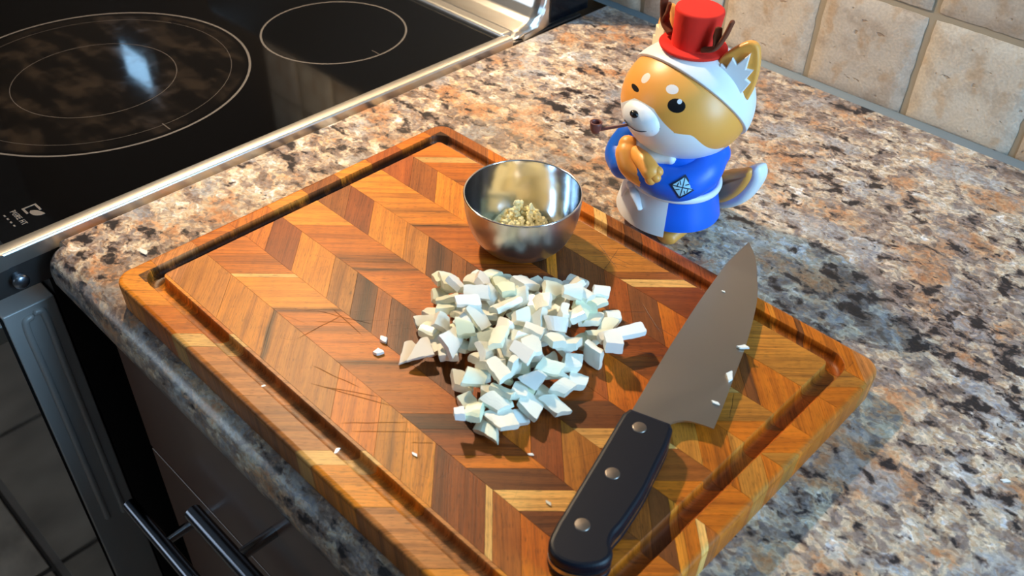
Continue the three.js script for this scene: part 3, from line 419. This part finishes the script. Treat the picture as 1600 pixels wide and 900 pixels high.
// ---------------------------------------------------------------- diced onion
{
  const r = rng(1234);
  const shapes = [];
  const chunk = (a, b, t, curve, taper, skew) => {       // a piece of one onion layer: bent slab with cut edges
    const g = new THREE.BoxGeometry(a, t, b, 7, 3, 7), p = g.attributes.position, n = 0.00045;
    const k1 = r() * 50;
    for (let i = 0; i < p.count; i++) {
      let x = p.getX(i), y = p.getY(i), z = p.getZ(i); const ex = Math.abs(x) / (a / 2), ez = Math.abs(z) / (b / 2), ey = Math.abs(y) / (t / 2);
      const e = (ex > 0.95) + (ez > 0.95) + (ey > 0.95); if (e >= 2) { const s = e === 3 ? 0.94 : 0.97; if (ex > 0.95) x *= s; if (ez > 0.95) z *= s; if (ey > 0.95) y *= s; }
      z *= 1 + taper * x / a; x += skew * z; x += n * noise(y * 300 + k1, z * 300); z += n * noise(x * 300 + k1, y * 300 + 5);
      y -= curve * (z * z) * (1 + 0.5 * y / t); y += n * noise(x * 220 + k1, z * 220);
      p.setXYZ(i, x, y, z);
    }
    g.deleteAttribute('uv'); g.deleteAttribute('normal'); const w = toCreasedNormals(mergeVertices(g, 1e-6), 0.55); w.setAttribute('uv', new THREE.Float32BufferAttribute(new Float32Array(w.attributes.position.count * 2), 2)); return w;
  };
  for (let k = 0; k < 24; k++) shapes.push(chunk(0.0085 + 0.0065 * r(), 0.0085 + 0.0055 * r(), 0.0036 + 0.0042 * r() * r(), 12 + 42 * r(), 1.5 * (r() - 0.5), 0.9 * (r() - 0.5)));
  for (let k = 0; k < 6; k++) shapes.push(chunk(0.015 + 0.005 * r(), 0.007 + 0.003 * r(), 0.0034 + 0.001 * r(), 20 + 20 * r(), 0.8 * (r() - 0.5), 0.2));
  const petals = [0, 1].map(() => chunk(0.014, 0.011, 0.0022, 18, -1.1, 0.3)), sliver = chunk(0.0300, 0.0075, 0.0045, 26, 0.35, 0), scrap = [0, 1].map(() => chunk(0.0045, 0.004, 0.002, 10, 0.5, 0.3)), cube = chunk(0.0105, 0.0095, 0.0085, 6, 0.1, 0.1);
  const tones = [[246, 243, 226], [243, 245, 220], [249, 248, 240], [236, 240, 206], [246, 234, 216]].map((c) => phys({ color: rgb(...c), roughness: 0.3, transmission: 0.06, thickness: 0, clearcoat: 0.5, clearcoatRoughness: 0.18 }));
  // heap: pieces dropped one after another on a height map of the board
  const N = 190, X0 = 0.13, Z0 = 0.06, cell = 0.001, hm = new Float32Array(N * N), q = new THREE.Quaternion(), e = new THREE.Euler(), v = new THREE.Vector3();
  const at = (x, z) => { const i = Math.round((x - X0) / cell), j = Math.round((z - Z0) / cell); return i < 0 || j < 0 || i >= N || j >= N ? -1 : j * N + i; };
  const names = {};
  const drop = (geo, mat, x, z, ex, ey, ez, label, group, name = 'onion_piece', cap = 1, sink = 0.0028) => {
    q.setFromEuler(e.set(ex, ey, ez, 'YXZ')); const p = geo.attributes.position, P = []; let y = 0;
    for (let i = 0; i < p.count; i++) { v.fromBufferAttribute(p, i).applyQuaternion(q); P.push([v.x + x, v.y, v.z + z]); }
    y = -Math.min(...P.map((a) => a[1])); let yb = y; for (const [a, b, c] of P) { const k = at(a, c); if (k >= 0 && hm[k] > 0) yb = Math.max(yb, hm[k] - b - sink); } y = yb;
    if (cap < 1) { let hi = -1; for (const a of P) hi = Math.max(hi, a[1]); if (y + hi > cap) return null; }
    for (const [a, b, c] of P) for (let di = -1; di <= 1; di++) for (let dj = -1; dj <= 1; dj++) { const k = at(a + di * cell, c + dj * cell); if (k >= 0) hm[k] = Math.max(hm[k], y + b); }
    const m = single(name, geo, mat, label, 'onion', group); m.position.set(x, YB + y, z); m.quaternion.copy(q); return m;
  };
  const outline = [[0.1503, 0.1558], [0.1502, 0.142], [0.1599, 0.1225], [0.1671, 0.1149], [0.1813, 0.1143], [0.184, 0.1022], [0.2037, 0.0958], [0.2014, 0.0745], [0.2122, 0.0728], [0.2245, 0.0788], [0.2358, 0.0762], [0.2508, 0.0828], [0.2622, 0.1047], [0.2689, 0.1216], [0.274, 0.1391], [0.2782, 0.1495], [0.2816, 0.167], [0.2811, 0.1744], [0.2769, 0.1855], [0.2721, 0.1957], [0.2694, 0.2127], [0.2622, 0.2201], [0.2405, 0.2092], [0.2234, 0.2057], [0.2133, 0.1941], [0.2082, 0.1994], [0.1902, 0.191], [0.1734, 0.184], [0.1696, 0.1754], [0.1573, 0.162]];
  const inPoly = (x, z) => { let c = false; for (let i = 0, j = outline.length - 1; i < outline.length; j = i++) { const [xi, zi] = outline[i], [xj, zj] = outline[j]; if ((zi > z) !== (zj > z) && x < (xj - xi) * (z - zi) / (zj - zi) + xi) c = !c; } return c; };
  const edge = (x, z) => { let d = 1; for (let i = 0, j = outline.length - 1; i < outline.length; j = i++) { const [ax, az] = outline[j], [bx, bz] = outline[i], t = clamp(((x - ax) * (bx - ax) + (z - az) * (bz - az)) / ((bx - ax) ** 2 + (bz - az) ** 2)); d = Math.min(d, Math.hypot(x - ax - t * (bx - ax), z - az - t * (bz - az))); } return d; };
  const G = 'diced onion pieces heaped on the cutting board', LB = 'white diced onion piece in the heap on the cutting board';
  let placed = 0; const done = [];
  for (let tries = 0; tries < 30000 && placed < 190; tries++) {
    const x = 0.146 + 0.14 * r(), z = 0.07 + 0.154 * r(); if (!inPoly(x, z)) continue; const d = edge(x, z), low = tries < 9000; if (d < 0.004) continue;
    if (!low && d < 0.010) continue;
    const min = low ? 0.0080 : 0.0074; if (done.some(([a, b, l]) => l === low && Math.hypot(a - x, b - z) < min)) continue;
    const k = r() < 0.86 ? (r() * 24) | 0 : 24 + ((r() * 6) | 0), tilt = low ? 0.35 : 0.7;
    if (drop(shapes[k], tones[(r() * r() * 5) | 0], x, z, (r() - 0.5) * 2 * tilt, r() * 6.283, (r() - 0.5) * 2 * tilt + (r() < 0.14 ? 1.2 : 0), LB, G, 'onion_piece', low ? 0.0165 : 0.0175 + Math.min(0.013, 0.6 * (d - 0.008)))) { done.push([x, z, low]); placed++; }
  }
  // pieces lying off the heap
  drop(sliver, tones[2], 0.2692, 0.1050, 0.1, 1.1, 0.02, 'long thin onion sliver pointing from the heap towards the knife blade', null, 'onion_sliver');
  drop(cube, tones[2], 0.2730, 0.1175, 0, 0.75, 0, 'squarish onion cube lying next to the long onion sliver', null, 'onion_cube');
  drop(petals[0], tones[4], 0.1840, 0.1980, 0.1, 2.6, 0.1, 'flat translucent onion petal at the heap edge by the two small scraps', null, 'onion_petal');
  drop(petals[1], tones[4], 0.1925, 0.1955, -0.15, 2.2, 0.25, 'glossy curved onion petal leaning on the flat petal', null, 'onion_petal');
  drop(scrap[0], tones[2], 0.1641, 0.2020, 0, 0.4, 0, 'tiny onion scrap alone on the wood, nearer the heap of the pair', null, 'onion_scrap');
  drop(scrap[1], tones[2], 0.1705, 0.2115, 0, 1.4, 0, 'tiny onion scrap alone on the wood, nearer the front groove of the pair', null, 'onion_scrap');
  drop(chunk(0.0058, 0.0055, 0.0055, 6, 0.05, 0.1), tones[2], 0.2489, 0.2181, 0, 0.85, 0, 'small onion cube standing apart in front of the heap', null, 'onion_cube');
  // crumbs on blade, groove, board and counter
  const crumb = (x, y, z, s, ry, label) => { const m = single('onion_crumb', scrap[(r() * 2) | 0], tones[2], label, 'onion'); m.position.set(x, y, z); m.rotation.y = ry; m.scale.set(s * 1.3, s * 0.5, s * 0.7); return m; };
  const kb = YB + 0.0084;
  crumb(0.3242, kb, 0.0572, 1.0, 0.9, 'pointed onion crumb stuck on the knife edge halfway along blade'); crumb(0.3330, kb, 0.0833, 1.15, 2.3, 'largest onion crumb on the knife edge between tip and heel'); crumb(0.3392, kb, 0.1064, 0.7, 0.4, 'onion crumb on the blade near the knife heel'); crumb(0.2863, kb, 0.0223, 0.4, 0.2, 'faint onion crumb in the middle of the blade');
  crumb(0.2444, YB + 0.0006, 0.2467, 0.55, 0.3, 'onion crumb on the wood near the front juice groove'); crumb(0.2879, YB + 0.0006, 0.2024, 0.5, 0.8, 'onion crumb on the dark strip between heap and knife handle'); crumb(0.3162, YB + 0.0006, 0.2188, 0.55, 0.2, 'onion crumb on the pale strip beside the knife handle');
  crumb(0.2122, YB - 0.0012, 0.2740, 0.6, 2.0, 'onion crumb on the outer lip of the front juice groove'); crumb(0.1441, YB - 0.0012, 0.2748, 0.35, 1.4, 'faint onion crumb in the front juice groove');
  crumb(-0.0456, Y0 + 0.0009, 0.2514, 1.25, 0.3, 'cream onion flake on the countertop between stove trim and board'); crumb(0.4748, Y0 + 0.0007, 0.0106, 0.75, 0.9, 'greenish onion flake on the bare countertop beyond the board');
}
// ---------------------------------------------------------------- chef's knife
{
  const knife = thing('chef_knife', 'chef knife with black riveted handle lying across the cutting board', 'knife', [0, YB, 0]);
  const v2 = (a) => a.map((p) => new THREE.Vector2(...p));
  const spine = new THREE.SplineCurve(v2([[0.2676, -0.0356], [0.2705, -0.0070], [0.2748, 0.0137], [0.2818, 0.0438], [0.2918, 0.0821], [0.2996, 0.1097], [0.3061, 0.1318], [0.3115, 0.1500]]));
  const edgeC = new THREE.SplineCurve(v2([[0.2676, -0.0356], [0.2804, -0.0240], [0.2950, -0.0041], [0.3058, 0.0129], [0.3161, 0.0343], [0.3257, 0.0571], [0.3345, 0.0811], [0.3428, 0.1036], [0.3492, 0.1223]]));
  const endC = new THREE.SplineCurve(v2([[0.3115, 0.1500], [0.3215, 0.1470], [0.3302, 0.1420], [0.3308, 0.1350], [0.3350, 0.1288], [0.3424, 0.1247], [0.3492, 0.1223]]));
  const NT = 60, NS = 16, pos = [], idx = [];
  for (const side of [1, -1]) for (let i = 0; i <= NT; i++) for (let j = 0; j <= NS; j++) {
    const t = i / NT, s = j / NS, a = spine.getPoint(t), b = edgeC.getPoint(t), e = endC.getPoint(s), e0 = endC.getPoint(0), e1 = endC.getPoint(1), w = t ** 5;
    const x = a.x + (b.x - a.x) * s + w * (e.x - (e0.x + (e1.x - e0.x) * s)), z = a.y + (b.y - a.y) * s + w * (e.y - (e0.y + (e1.y - e0.y) * s));
    const th = (0.00035 + 0.00085 * Math.min(1, t * 1.6 + 0.12)) * (1 - 0.9 * s ** 1.4) + 0.00004; pos.push(x, 0.0072 + side * th, z);
  }
  const K = (NT + 1) * (NS + 1), at = (k, i, j) => k * K + i * (NS + 1) + j;
  for (let i = 0; i < NT; i++) for (let j = 0; j < NS; j++) { const [a, b, c, d] = [at(0, i, j), at(0, i + 1, j), at(0, i, j + 1), at(0, i + 1, j + 1)]; idx.push(a, b, c, c, b, d); idx.push(a + K, c + K, b + K, c + K, d + K, b + K); }
  const rim = (l) => { for (let k = 0; k < l.length - 1; k++) { const [a, b] = [l[k], l[k + 1]]; idx.push(a, a + K, b, b, a + K, b + K); } };
  rim([...Array(NT + 1).keys()].map((i) => at(0, i, 0))); rim([...Array(NT + 1).keys()].reverse().map((i) => at(0, i, NS))); rim([...Array(NS + 1).keys()].map((j) => at(0, NT, j)));
  let bg = new THREE.BufferGeometry(); bg.setAttribute('position', new THREE.Float32BufferAttribute(pos, 3)); bg.setIndex(idx); bg = toCreasedNormals(bg, 0.5); { const p = bg.attributes.position, uv = new Float32Array(p.count * 2); for (let i = 0; i < p.count; i++) { uv[2 * i] = p.getX(i) * 6; uv[2 * i + 1] = p.getZ(i) * 6; } bg.setAttribute('uv', new THREE.BufferAttribute(uv, 2)); }
  const wear = texture(512, 512, (u, v) => { const k = 150 + 34 * fbm(u * 4 + v * 0.7, v * 1.5, 3) + 8 * fbm(u * 120 + v * 34, v * 6, 3); return [k, k, k]; }, false);
  part('blade', bg, std({ color: rgb(174, 167, 160), metalness: 1, roughness: 0.56, roughnessMap: wear }), knife, 'steel blade with dried streaks');
  const outl = (o) => { const s = new THREE.SplineCurve(v2([[0.3345, 0.1450], [0.3392, 0.1552], [0.3445, 0.1716], [0.3500, 0.1890], [0.3543, 0.2090], [0.3555, 0.2190], [0.3582, 0.2250], [0.3626, 0.2292], [0.3620, 0.2355], [0.3560, 0.2425], [0.3480, 0.2458], [0.3412, 0.2436], [0.3372, 0.2350], [0.3346, 0.2262], [0.3277, 0.2024], [0.3205, 0.1778], [0.3128, 0.1520]])).getPoints(90); return s; };
  const top = outl(), c = new THREE.Vector2(0.337, 0.197);
  const grow = (pts, d) => pts.map((p, i) => { const a = pts[(i + pts.length - 1) % pts.length], b = pts[(i + 1) % pts.length], n = new THREE.Vector2(b.y - a.y, -(b.x - a.x)).normalize(); return new THREE.Vector2(p.x - n.x * d * -1, p.y - n.y * d * -1); });
  const area = THREE.ShapeUtils.area(top), sg = area > 0 ? 1 : -1;
  const scaleG = (y1, y0) => slab(new THREE.Shape(grow(top, sg * 0.0024)), y1, y1 - y0, 0.0024, 3);
  const hm = phys({ color: rgb(7, 13, 25), roughness: 0.46, specularIntensity: 0.6 });
  part('handle_scale', scaleG(0.0165, 0.0086), hm, knife, 'black handle scale'); part('handle_scale', scaleG(0.0058, 0.0002), hm, knife, 'black handle scale');
  part('tang', slab(new THREE.Shape(grow(top, sg * 0.0023)), 0.0086, 0.0028, 0), std({ color: rgb(196, 198, 204), metalness: 1, roughness: 0.25 }), knife, 'bright steel tang between the scales');
  const rv = std({ color: rgb(150, 140, 132), metalness: 1, roughness: 0.35 });
  for (const [x, z] of [[0.3244, 0.1576], [0.3341, 0.1916], [0.3438, 0.2258]]) part('rivet', new THREE.LatheGeometry(v2([[0.0001, 0.0004], [0.0034, 0.0003], [0.0039, 0], [0.0039, -0.001]]), 32).translate(x, 0.0165, z), rv, knife);
}
// ---------------------------------------------------------------- toy fox figure
{
  const fox = thing('fox_figurine', 'vinyl toy fox in blue jacket, white apron and red felt hat behind cutting board', 'figurine', [0.190, Y0, -0.0515], -0.12);
  const vinyl = (r, g, b, o = {}) => phys({ color: rgb(r, g, b), roughness: 0.42, clearcoat: 0.15, clearcoatRoughness: 0.35, ...o });
  const orange = vinyl(246, 168, 74), white = vinyl(236, 238, 240), blue = vinyl(6, 100, 224), navy = vinyl(24, 30, 48), red = std({ color: rgb(226, 40, 22), roughness: 0.95 }), brown = std({ color: rgb(112, 56, 30), roughness: 0.95 }), wood = vinyl(112, 60, 52), cream = vinyl(240, 226, 190);
  const HC = [0, 0.103, 0], HR = [0.0448, 0.0395, 0.0450];
  // painted face
  const ell = (d, c, rx, ry) => { const m = new THREE.Vector3(...c).normalize(), ux = new THREE.Vector3(0, 1, 0).cross(m).normalize(), uy = m.clone().cross(ux); const k = d.dot(m); if (k < 0) return 9; return Math.hypot(d.dot(ux) / rx, d.dot(uy) / ry); };
  const d = new THREE.Vector3();
  const face = texture(1536, 768, (u, v) => {
    const th = (1 - v) * Math.PI, ph = u * 2 * Math.PI; d.set(-Math.cos(ph) * Math.sin(th), Math.cos(th), Math.sin(ph) * Math.sin(th));
    const ax = Math.abs(d.x); let c = [246, 168, 74];
    // white muzzle and cheeks
    const lim = ax < 0.2 ? 0.30 - 0.55 * ax * ax : ax < 0.55 ? 0.28 - 0.85 * (ax - 0.2) : -0.02 - 0.02 * ax; const cheek = ax < 0.72 ? lim : lim - (ax - 0.72) ** 2 * 14;
    if (d.z > 0 && d.y < cheek) c = mix3(c, [240, 242, 244], step(0, 0.012, cheek - d.y));
    if (d.z <= 0.02) c = [246, 168, 74];
    for (const b of [[0.31, 0.61, 0.73], [-0.18, 0.60, 0.78]]) { const e = ell(d, b, b[0] > 0 ? 0.095 : 0.075, b[0] > 0 ? 0.075 : 0.09); if (e < 1) c = [250, 236, 226]; }
    const eye = ell(d, [0.475, 0.41, 0.78], 0.13, 0.112), hl = ell(d, [0.485, 0.475, 0.735], 0.036, 0.04); if (eye < 1) c = [16, 16, 20]; if (hl < 1) c = [238, 242, 246];
    const w = ell(d, [-0.285, 0.40, 0.87], 0.115, 0.04 + 0.03 * (d.x + 0.38)); if (w < 1) c = [26, 18, 16];
    const mx = d.x - 0.0, my = d.y + 0.09 - 0.55 * mx * mx; if (d.z > 0.7 && Math.abs(my) < 0.011 && mx > -0.24 && mx < 0.36) c = [30, 24, 24];
    return c;
  });
  const head = part('head', new THREE.SphereGeometry(1, 96, 64).scale(...HR).translate(...HC), phys({ map: face, roughness: 0.4, clearcoat: 0.15, clearcoatRoughness: 0.35 }), fox, 'orange and white fox head with painted face');
  part('muzzle', new THREE.SphereGeometry(1, 40, 28).scale(0.0165, 0.0115, 0.010).translate(-0.0005, 0.1025, 0.0415), vinyl(240, 242, 244), head);
  part('nose', new THREE.SphereGeometry(0.0032, 24, 16).scale(1.1, 0.8, 0.8).translate(-0.0006, 0.1082, 0.0500), vinyl(16, 16, 18, { roughness: 0.2 }), head, 'small black nose');
  part('mouth', sweep([[-0.008, 0.1005, 0.0505], [-0.002, 0.0992, 0.0518], [0.006, 0.0985, 0.0508], [0.0135, 0.1010, 0.0462]], [0.00035, 0.00035, 0.0003], 20, 8), navy, head);
  // white cap shell over top and back of the head
  const prof = []; for (let k = 0; k <= 40; k++) { const a = k / 40 * 1.445; prof.push(new THREE.Vector2(1.05 * Math.sin(a) + 1e-4, 1.05 * Math.cos(a))); } prof.push(new THREE.Vector2(1.043 * Math.sin(1.465), 1.043 * Math.cos(1.465)), new THREE.Vector2(0.985 * Math.sin(1.47), 0.985 * Math.cos(1.47))); prof.reverse();
  const cq = new THREE.Matrix4().makeRotationFromQuaternion(new THREE.Quaternion().setFromUnitVectors(new THREE.Vector3(0, 1, 0), new THREE.Vector3(0, 0.62, -0.785).normalize()));
  const capG = new THREE.LatheGeometry(prof, 96).applyMatrix4(cq).scale(...HR).translate(...HC); capG.computeVertexNormals();
  const cap = part('head_wrap', capG, white, fox, 'white head wrap');
  // ears
  const ear = (sx) => {
    const s = new THREE.Shape(); s.moveTo(-0.0125, 0); s.quadraticCurveTo(-0.0120, 0.016, -0.0025, 0.0265); s.quadraticCurveTo(0.0005, 0.0285, 0.0030, 0.0262); s.quadraticCurveTo(0.0120, 0.015, 0.0130, 0); s.closePath();
    const g = new THREE.ExtrudeGeometry(s, { depth: 0.003, bevelEnabled: true, bevelSize: 0.002, bevelThickness: 0.002, bevelSegments: 4, curveSegments: 12 });
    const fur = new THREE.Shape(); [[-0.0095, -0.002], [-0.0100, 0.006], [-0.0060, 0.0055], [-0.0062, 0.0125], [-0.0018, 0.0105], [0.0012, 0.0200], [0.0036, 0.0110], [0.0076, 0.0125], [0.0066, 0.0060], [0.0100, 0.0055], [0.0090, -0.002]].forEach((p, i) => i ? fur.lineTo(...p) : fur.moveTo(...p));
    const fg = new THREE.ExtrudeGeometry(fur, { depth: 0.0035, bevelEnabled: true, bevelSize: 0.0006, bevelThickness: 0.0008, bevelSegments: 2 }).translate(0, 0.003, 0.0035);
    const place = (q) => q.scale(1.06, 1.1, 1).rotateX(-0.12).rotateZ(-sx * 0.34).rotateY(sx * 0.42).translate(sx * 0.0285, 0.1255, -0.007);
    const e = part('ear', place(g), orange, head); part('ear_fur', place(fg), sx > 0 ? white : cream, e, 'pale jagged inner ear');
  };
  ear(1); ear(-1);
  // felt top hat with felt antlers
  const hat = new THREE.Group(); hat.name = 'hat'; hat.position.set(-0.002, 0.1412, -0.001); hat.rotation.set(-0.02, 0, -0.03); hat.scale.setScalar(0.9); fox.add(hat);
  const V = (a) => a.map((p) => new THREE.Vector2(...p));
  part('hat_brim', new THREE.LatheGeometry(V([[0.0001, 0], [0.020, -0.0006], [0.0248, 0.0002], [0.0256, 0.0016], [0.0246, 0.0028], [0.018, 0.0026], [0.0001, 0.0026]]), 72), red, hat, 'red felt hat brim');
  part('hat_crown', new THREE.LatheGeometry(V([[0.0167, 0.002], [0.0168, 0.010], [0.0174, 0.021], [0.0181, 0.0282], [0.0176, 0.0298], [0.0160, 0.0303], [0.0001, 0.0301]]), 72), red, hat, 'red felt hat crown');
  for (const s of [1, -1]) {
    const a = sweep([[s * 0.0165, 0.0065, 0.0085], [s * 0.0245, 0.0105, 0.0065], [s * 0.0295, 0.0205, 0.005], [s * 0.0325, 0.0325, 0.004]], [[0.0034, 0.0020], [0.0040, 0.0020], [0.0036, 0.0019], [0.0030, 0.0018]], 24, 12), b = sweep([[s * 0.0250, 0.0120, 0.0065], [s * 0.0245, 0.0180, 0.0065], [s * 0.0240, 0.0250, 0.0060]], [[0.0034, 0.0018], [0.0032, 0.0017], [0.0027, 0.0016]], 16, 12);
    part('antler', join([a, b]), brown, hat, 'brown felt antler');
  }
  // pipe
  const pipe = part('pipe_stem', sweep([[-0.005, 0.0985, 0.0510], [-0.012, 0.0955, 0.0575], [-0.0178, 0.0932, 0.0632]], [0.0011, 0.0012, 0.0014], 16, 12), wood, fox, 'thin brown pipe stem');
  part('pipe_bowl', new THREE.LatheGeometry(V([[0.0001, -0.003], [0.0026, -0.0024], [0.0038, 0.0002], [0.0041, 0.0040], [0.0044, 0.0054], [0.0034, 0.0056], [0.0030, 0.0044], [0.0028, 0.001], [0.0001, 0.0004]]), 32).translate(-0.0200, 0.0930, 0.0652), wood, pipe);
  // torso, collar
  part('jacket', new THREE.LatheGeometry(V([[0.0001, 0.080], [0.020, 0.0795], [0.0320, 0.0765], [0.0355, 0.071], [0.0355, 0.062], [0.0340, 0.052], [0.0330, 0.044], [0.0325, 0.0385], [0.0001, 0.038]].reverse()), 72).scale(1, 1, 0.90), blue, fox, 'bright blue jacket');
  part('collar', sweep([[-0.022, 0.0760, 0.0150], [-0.010, 0.0715, 0.0280], [0.002, 0.0705, 0.0310], [0.016, 0.0730, 0.0260]], [0.0042, 0.0048, 0.0048, 0.004], 24, 12), white, fox, 'white collar under the chin');
  // arms folded across the chest
  const sl = part('sleeve', sweep([[0.0290, 0.0720, -0.006], [0.0320, 0.0640, 0.010], [0.0270, 0.0580, 0.0220], [0.0160, 0.0560, 0.0285], [0.0020, 0.0570, 0.0320]], [0.0100, 0.0125, 0.0130, 0.0130, 0.0122], 40, 24), blue, fox, 'blue sleeve with a pale crest');
  const sr = part('sleeve', sweep([[-0.0270, 0.0740, 0.004], [-0.0330, 0.0640, 0.014], [-0.0340, 0.0520, 0.0225], [-0.0230, 0.0500, 0.0300]], [0.0095, 0.0112, 0.0118, 0.0105], 36, 24), blue, fox, 'blue sleeve');
  part('forearm', sweep([[0.0030, 0.0560, 0.0350], [-0.0080, 0.0595, 0.0380], [-0.0150, 0.0660, 0.0365], [-0.0180, 0.0705, 0.0335]], [0.0092, 0.0088, 0.0085, 0.0068], 28, 20), orange, fox, 'orange forearm resting on the other sleeve');
  const paw = part('paw', sweep([[-0.0080, 0.0690, 0.0350], [0.0040, 0.0695, 0.0390], [0.0130, 0.0670, 0.0410]], [0.0052, 0.0062, 0.0066], 24, 20), orange, fox, 'orange paw resting on the blue sleeve');
  for (const [x, y, z] of [[0.0172, 0.0685, 0.0390], [0.0180, 0.0650, 0.0415], [0.0155, 0.0625, 0.0435]]) part('toe', new THREE.SphereGeometry(0.0036, 20, 14).scale(1.15, 1, 1).translate(x, y, z), orange, paw);
  // crest on the sleeve
  const cr = document.createElement('canvas'); cr.width = cr.height = 128; const cx = cr.getContext('2d'); cx.fillStyle = '#10203a'; cx.fillRect(0, 0, 128, 128); cx.fillStyle = '#a8d8ea'; cx.fillRect(12, 12, 104, 104); cx.strokeStyle = '#10203a'; cx.lineWidth = 7; for (const [a, b, e, f] of [[12, 12, 116, 116], [116, 12, 12, 116], [40, 64, 14, 52], [88, 60, 114, 70], [64, 40, 74, 14], [62, 90, 52, 114], [36, 36, 60, 20], [92, 92, 70, 112]]) { cx.beginPath(); cx.moveTo(a, b); cx.lineTo(e, f); cx.stroke(); }
  const ct = new THREE.CanvasTexture(cr); ct.colorSpace = THREE.SRGBColorSpace;
  { const g = new THREE.PlaneGeometry(0.0125, 0.0125, 6, 6).rotateZ(Math.PI / 4), p = g.attributes.position; for (let i = 0; i < p.count; i++) p.setZ(i, -(p.getX(i) ** 2 * 24 + p.getY(i) ** 2 * 36)); g.computeVertexNormals(); const n = new THREE.Vector3(0.66, 0.30, 0.69).normalize(); g.applyMatrix4(new THREE.Matrix4().makeRotationFromQuaternion(new THREE.Quaternion().setFromUnitVectors(new THREE.Vector3(0, 0, 1), n))); const at = new THREE.Vector3(0.0262, 0.0580, 0.0230).addScaledVector(n, 0.0133); g.translate(at.x, at.y, at.z); part('crest', g, phys({ map: ct, roughness: 0.45, side: THREE.DoubleSide }), sl, 'dark-edged pale diamond crest with leaf strokes'); }
  // skirt of the jacket and the white apron in front of it
  part('jacket_skirt', new THREE.LatheGeometry(V([[0.0330, 0.041], [0.0345, 0.034], [0.0370, 0.024], [0.0388, 0.0165], [0.0378, 0.0158], [0.030, 0.0165], [0.0001, 0.0170]]).reverse(), 72).scale(1, 1, 0.92), blue, fox, 'blue lower jacket');
  part('apron', new THREE.LatheGeometry(V([[0.0345, 0.0425], [0.0362, 0.034], [0.0388, 0.024], [0.0412, 0.0125], [0.0404, 0.0120], [0.0380, 0.0130]]).reverse(), 60, -2.0, 2.62).scale(1, 1, 0.92), white, fox, 'plain white apron');
  part('belt', new THREE.TorusGeometry(0.0342, 0.0022, 12, 80).rotateX(Math.PI / 2).scale(1, 1.3, 0.92).translate(0, 0.0415, 0), white, fox, 'white belt');
  part('apron_bow', join([sweep([[-0.012, 0.0400, 0.0310], [-0.005, 0.0370, 0.0345], [0.004, 0.0290, 0.0370]], [[0.003, 0.0015], [0.004, 0.0018], [0.0022, 0.0012]], 16, 12), sweep([[-0.012, 0.0400, 0.0310], [-0.015, 0.0360, 0.0325], [-0.017, 0.0285, 0.0340]], [[0.003, 0.0015], [0.004, 0.0018], [0.002, 0.0012]], 16, 12), new THREE.SphereGeometry(0.0035, 16, 12).translate(-0.0115, 0.0395, 0.0325)]), white, fox, 'knotted white apron tie');
  // feet and tail
  for (const s of [1, -1]) part('foot', sweep([[s * 0.016, 0.020, 0.002], [s * 0.017, 0.011, 0.008], [s * 0.0185, 0.0062, 0.020]], [[0.0100, 0.0100], [0.0102, 0.0090], [0.0088, 0.0062]], 24, 18), orange, fox, 'orange foot');
  const leaf = (p) => { const g = new THREE.Shape(); g.setFromPoints(new THREE.SplineCurve(V(p)).getPoints(70)); return g; };
  const puff = (p, d, bv, z) => new THREE.ExtrudeGeometry(leaf(p), { depth: d, bevelEnabled: true, bevelSize: bv, bevelOffset: -bv, bevelThickness: bv, bevelSegments: 7, curveSegments: 6 }).scale(0.93, 1, 1).translate(0, 0, z);
  const tail = part('tail', puff([[-0.004, 0.014], [0.010, 0.032], [0.020, 0.0405], [0.032, 0.0475], [0.0425, 0.0545], [0.0462, 0.0525], [0.0452, 0.0435], [0.0385, 0.0300], [0.027, 0.0175], [0.014, 0.0105], [0.000, 0.0085], [-0.004, 0.014]], 0.005, 0.0050, -0.0395), orange, fox, 'curled orange tail');
  part('tail_edge', puff([[-0.004, 0.012], [0.012, 0.030], [0.030, 0.0445], [0.0432, 0.0560], [0.0490, 0.0572], [0.0522, 0.0495], [0.0492, 0.0375], [0.0420, 0.0235], [0.0300, 0.0120], [0.0170, 0.0055], [0.003, 0.0035], [-0.004, 0.012]], 0.004, 0.0050, -0.0425), white, tail, 'white edge of the tail');
}
renderer.render(scene, camera);
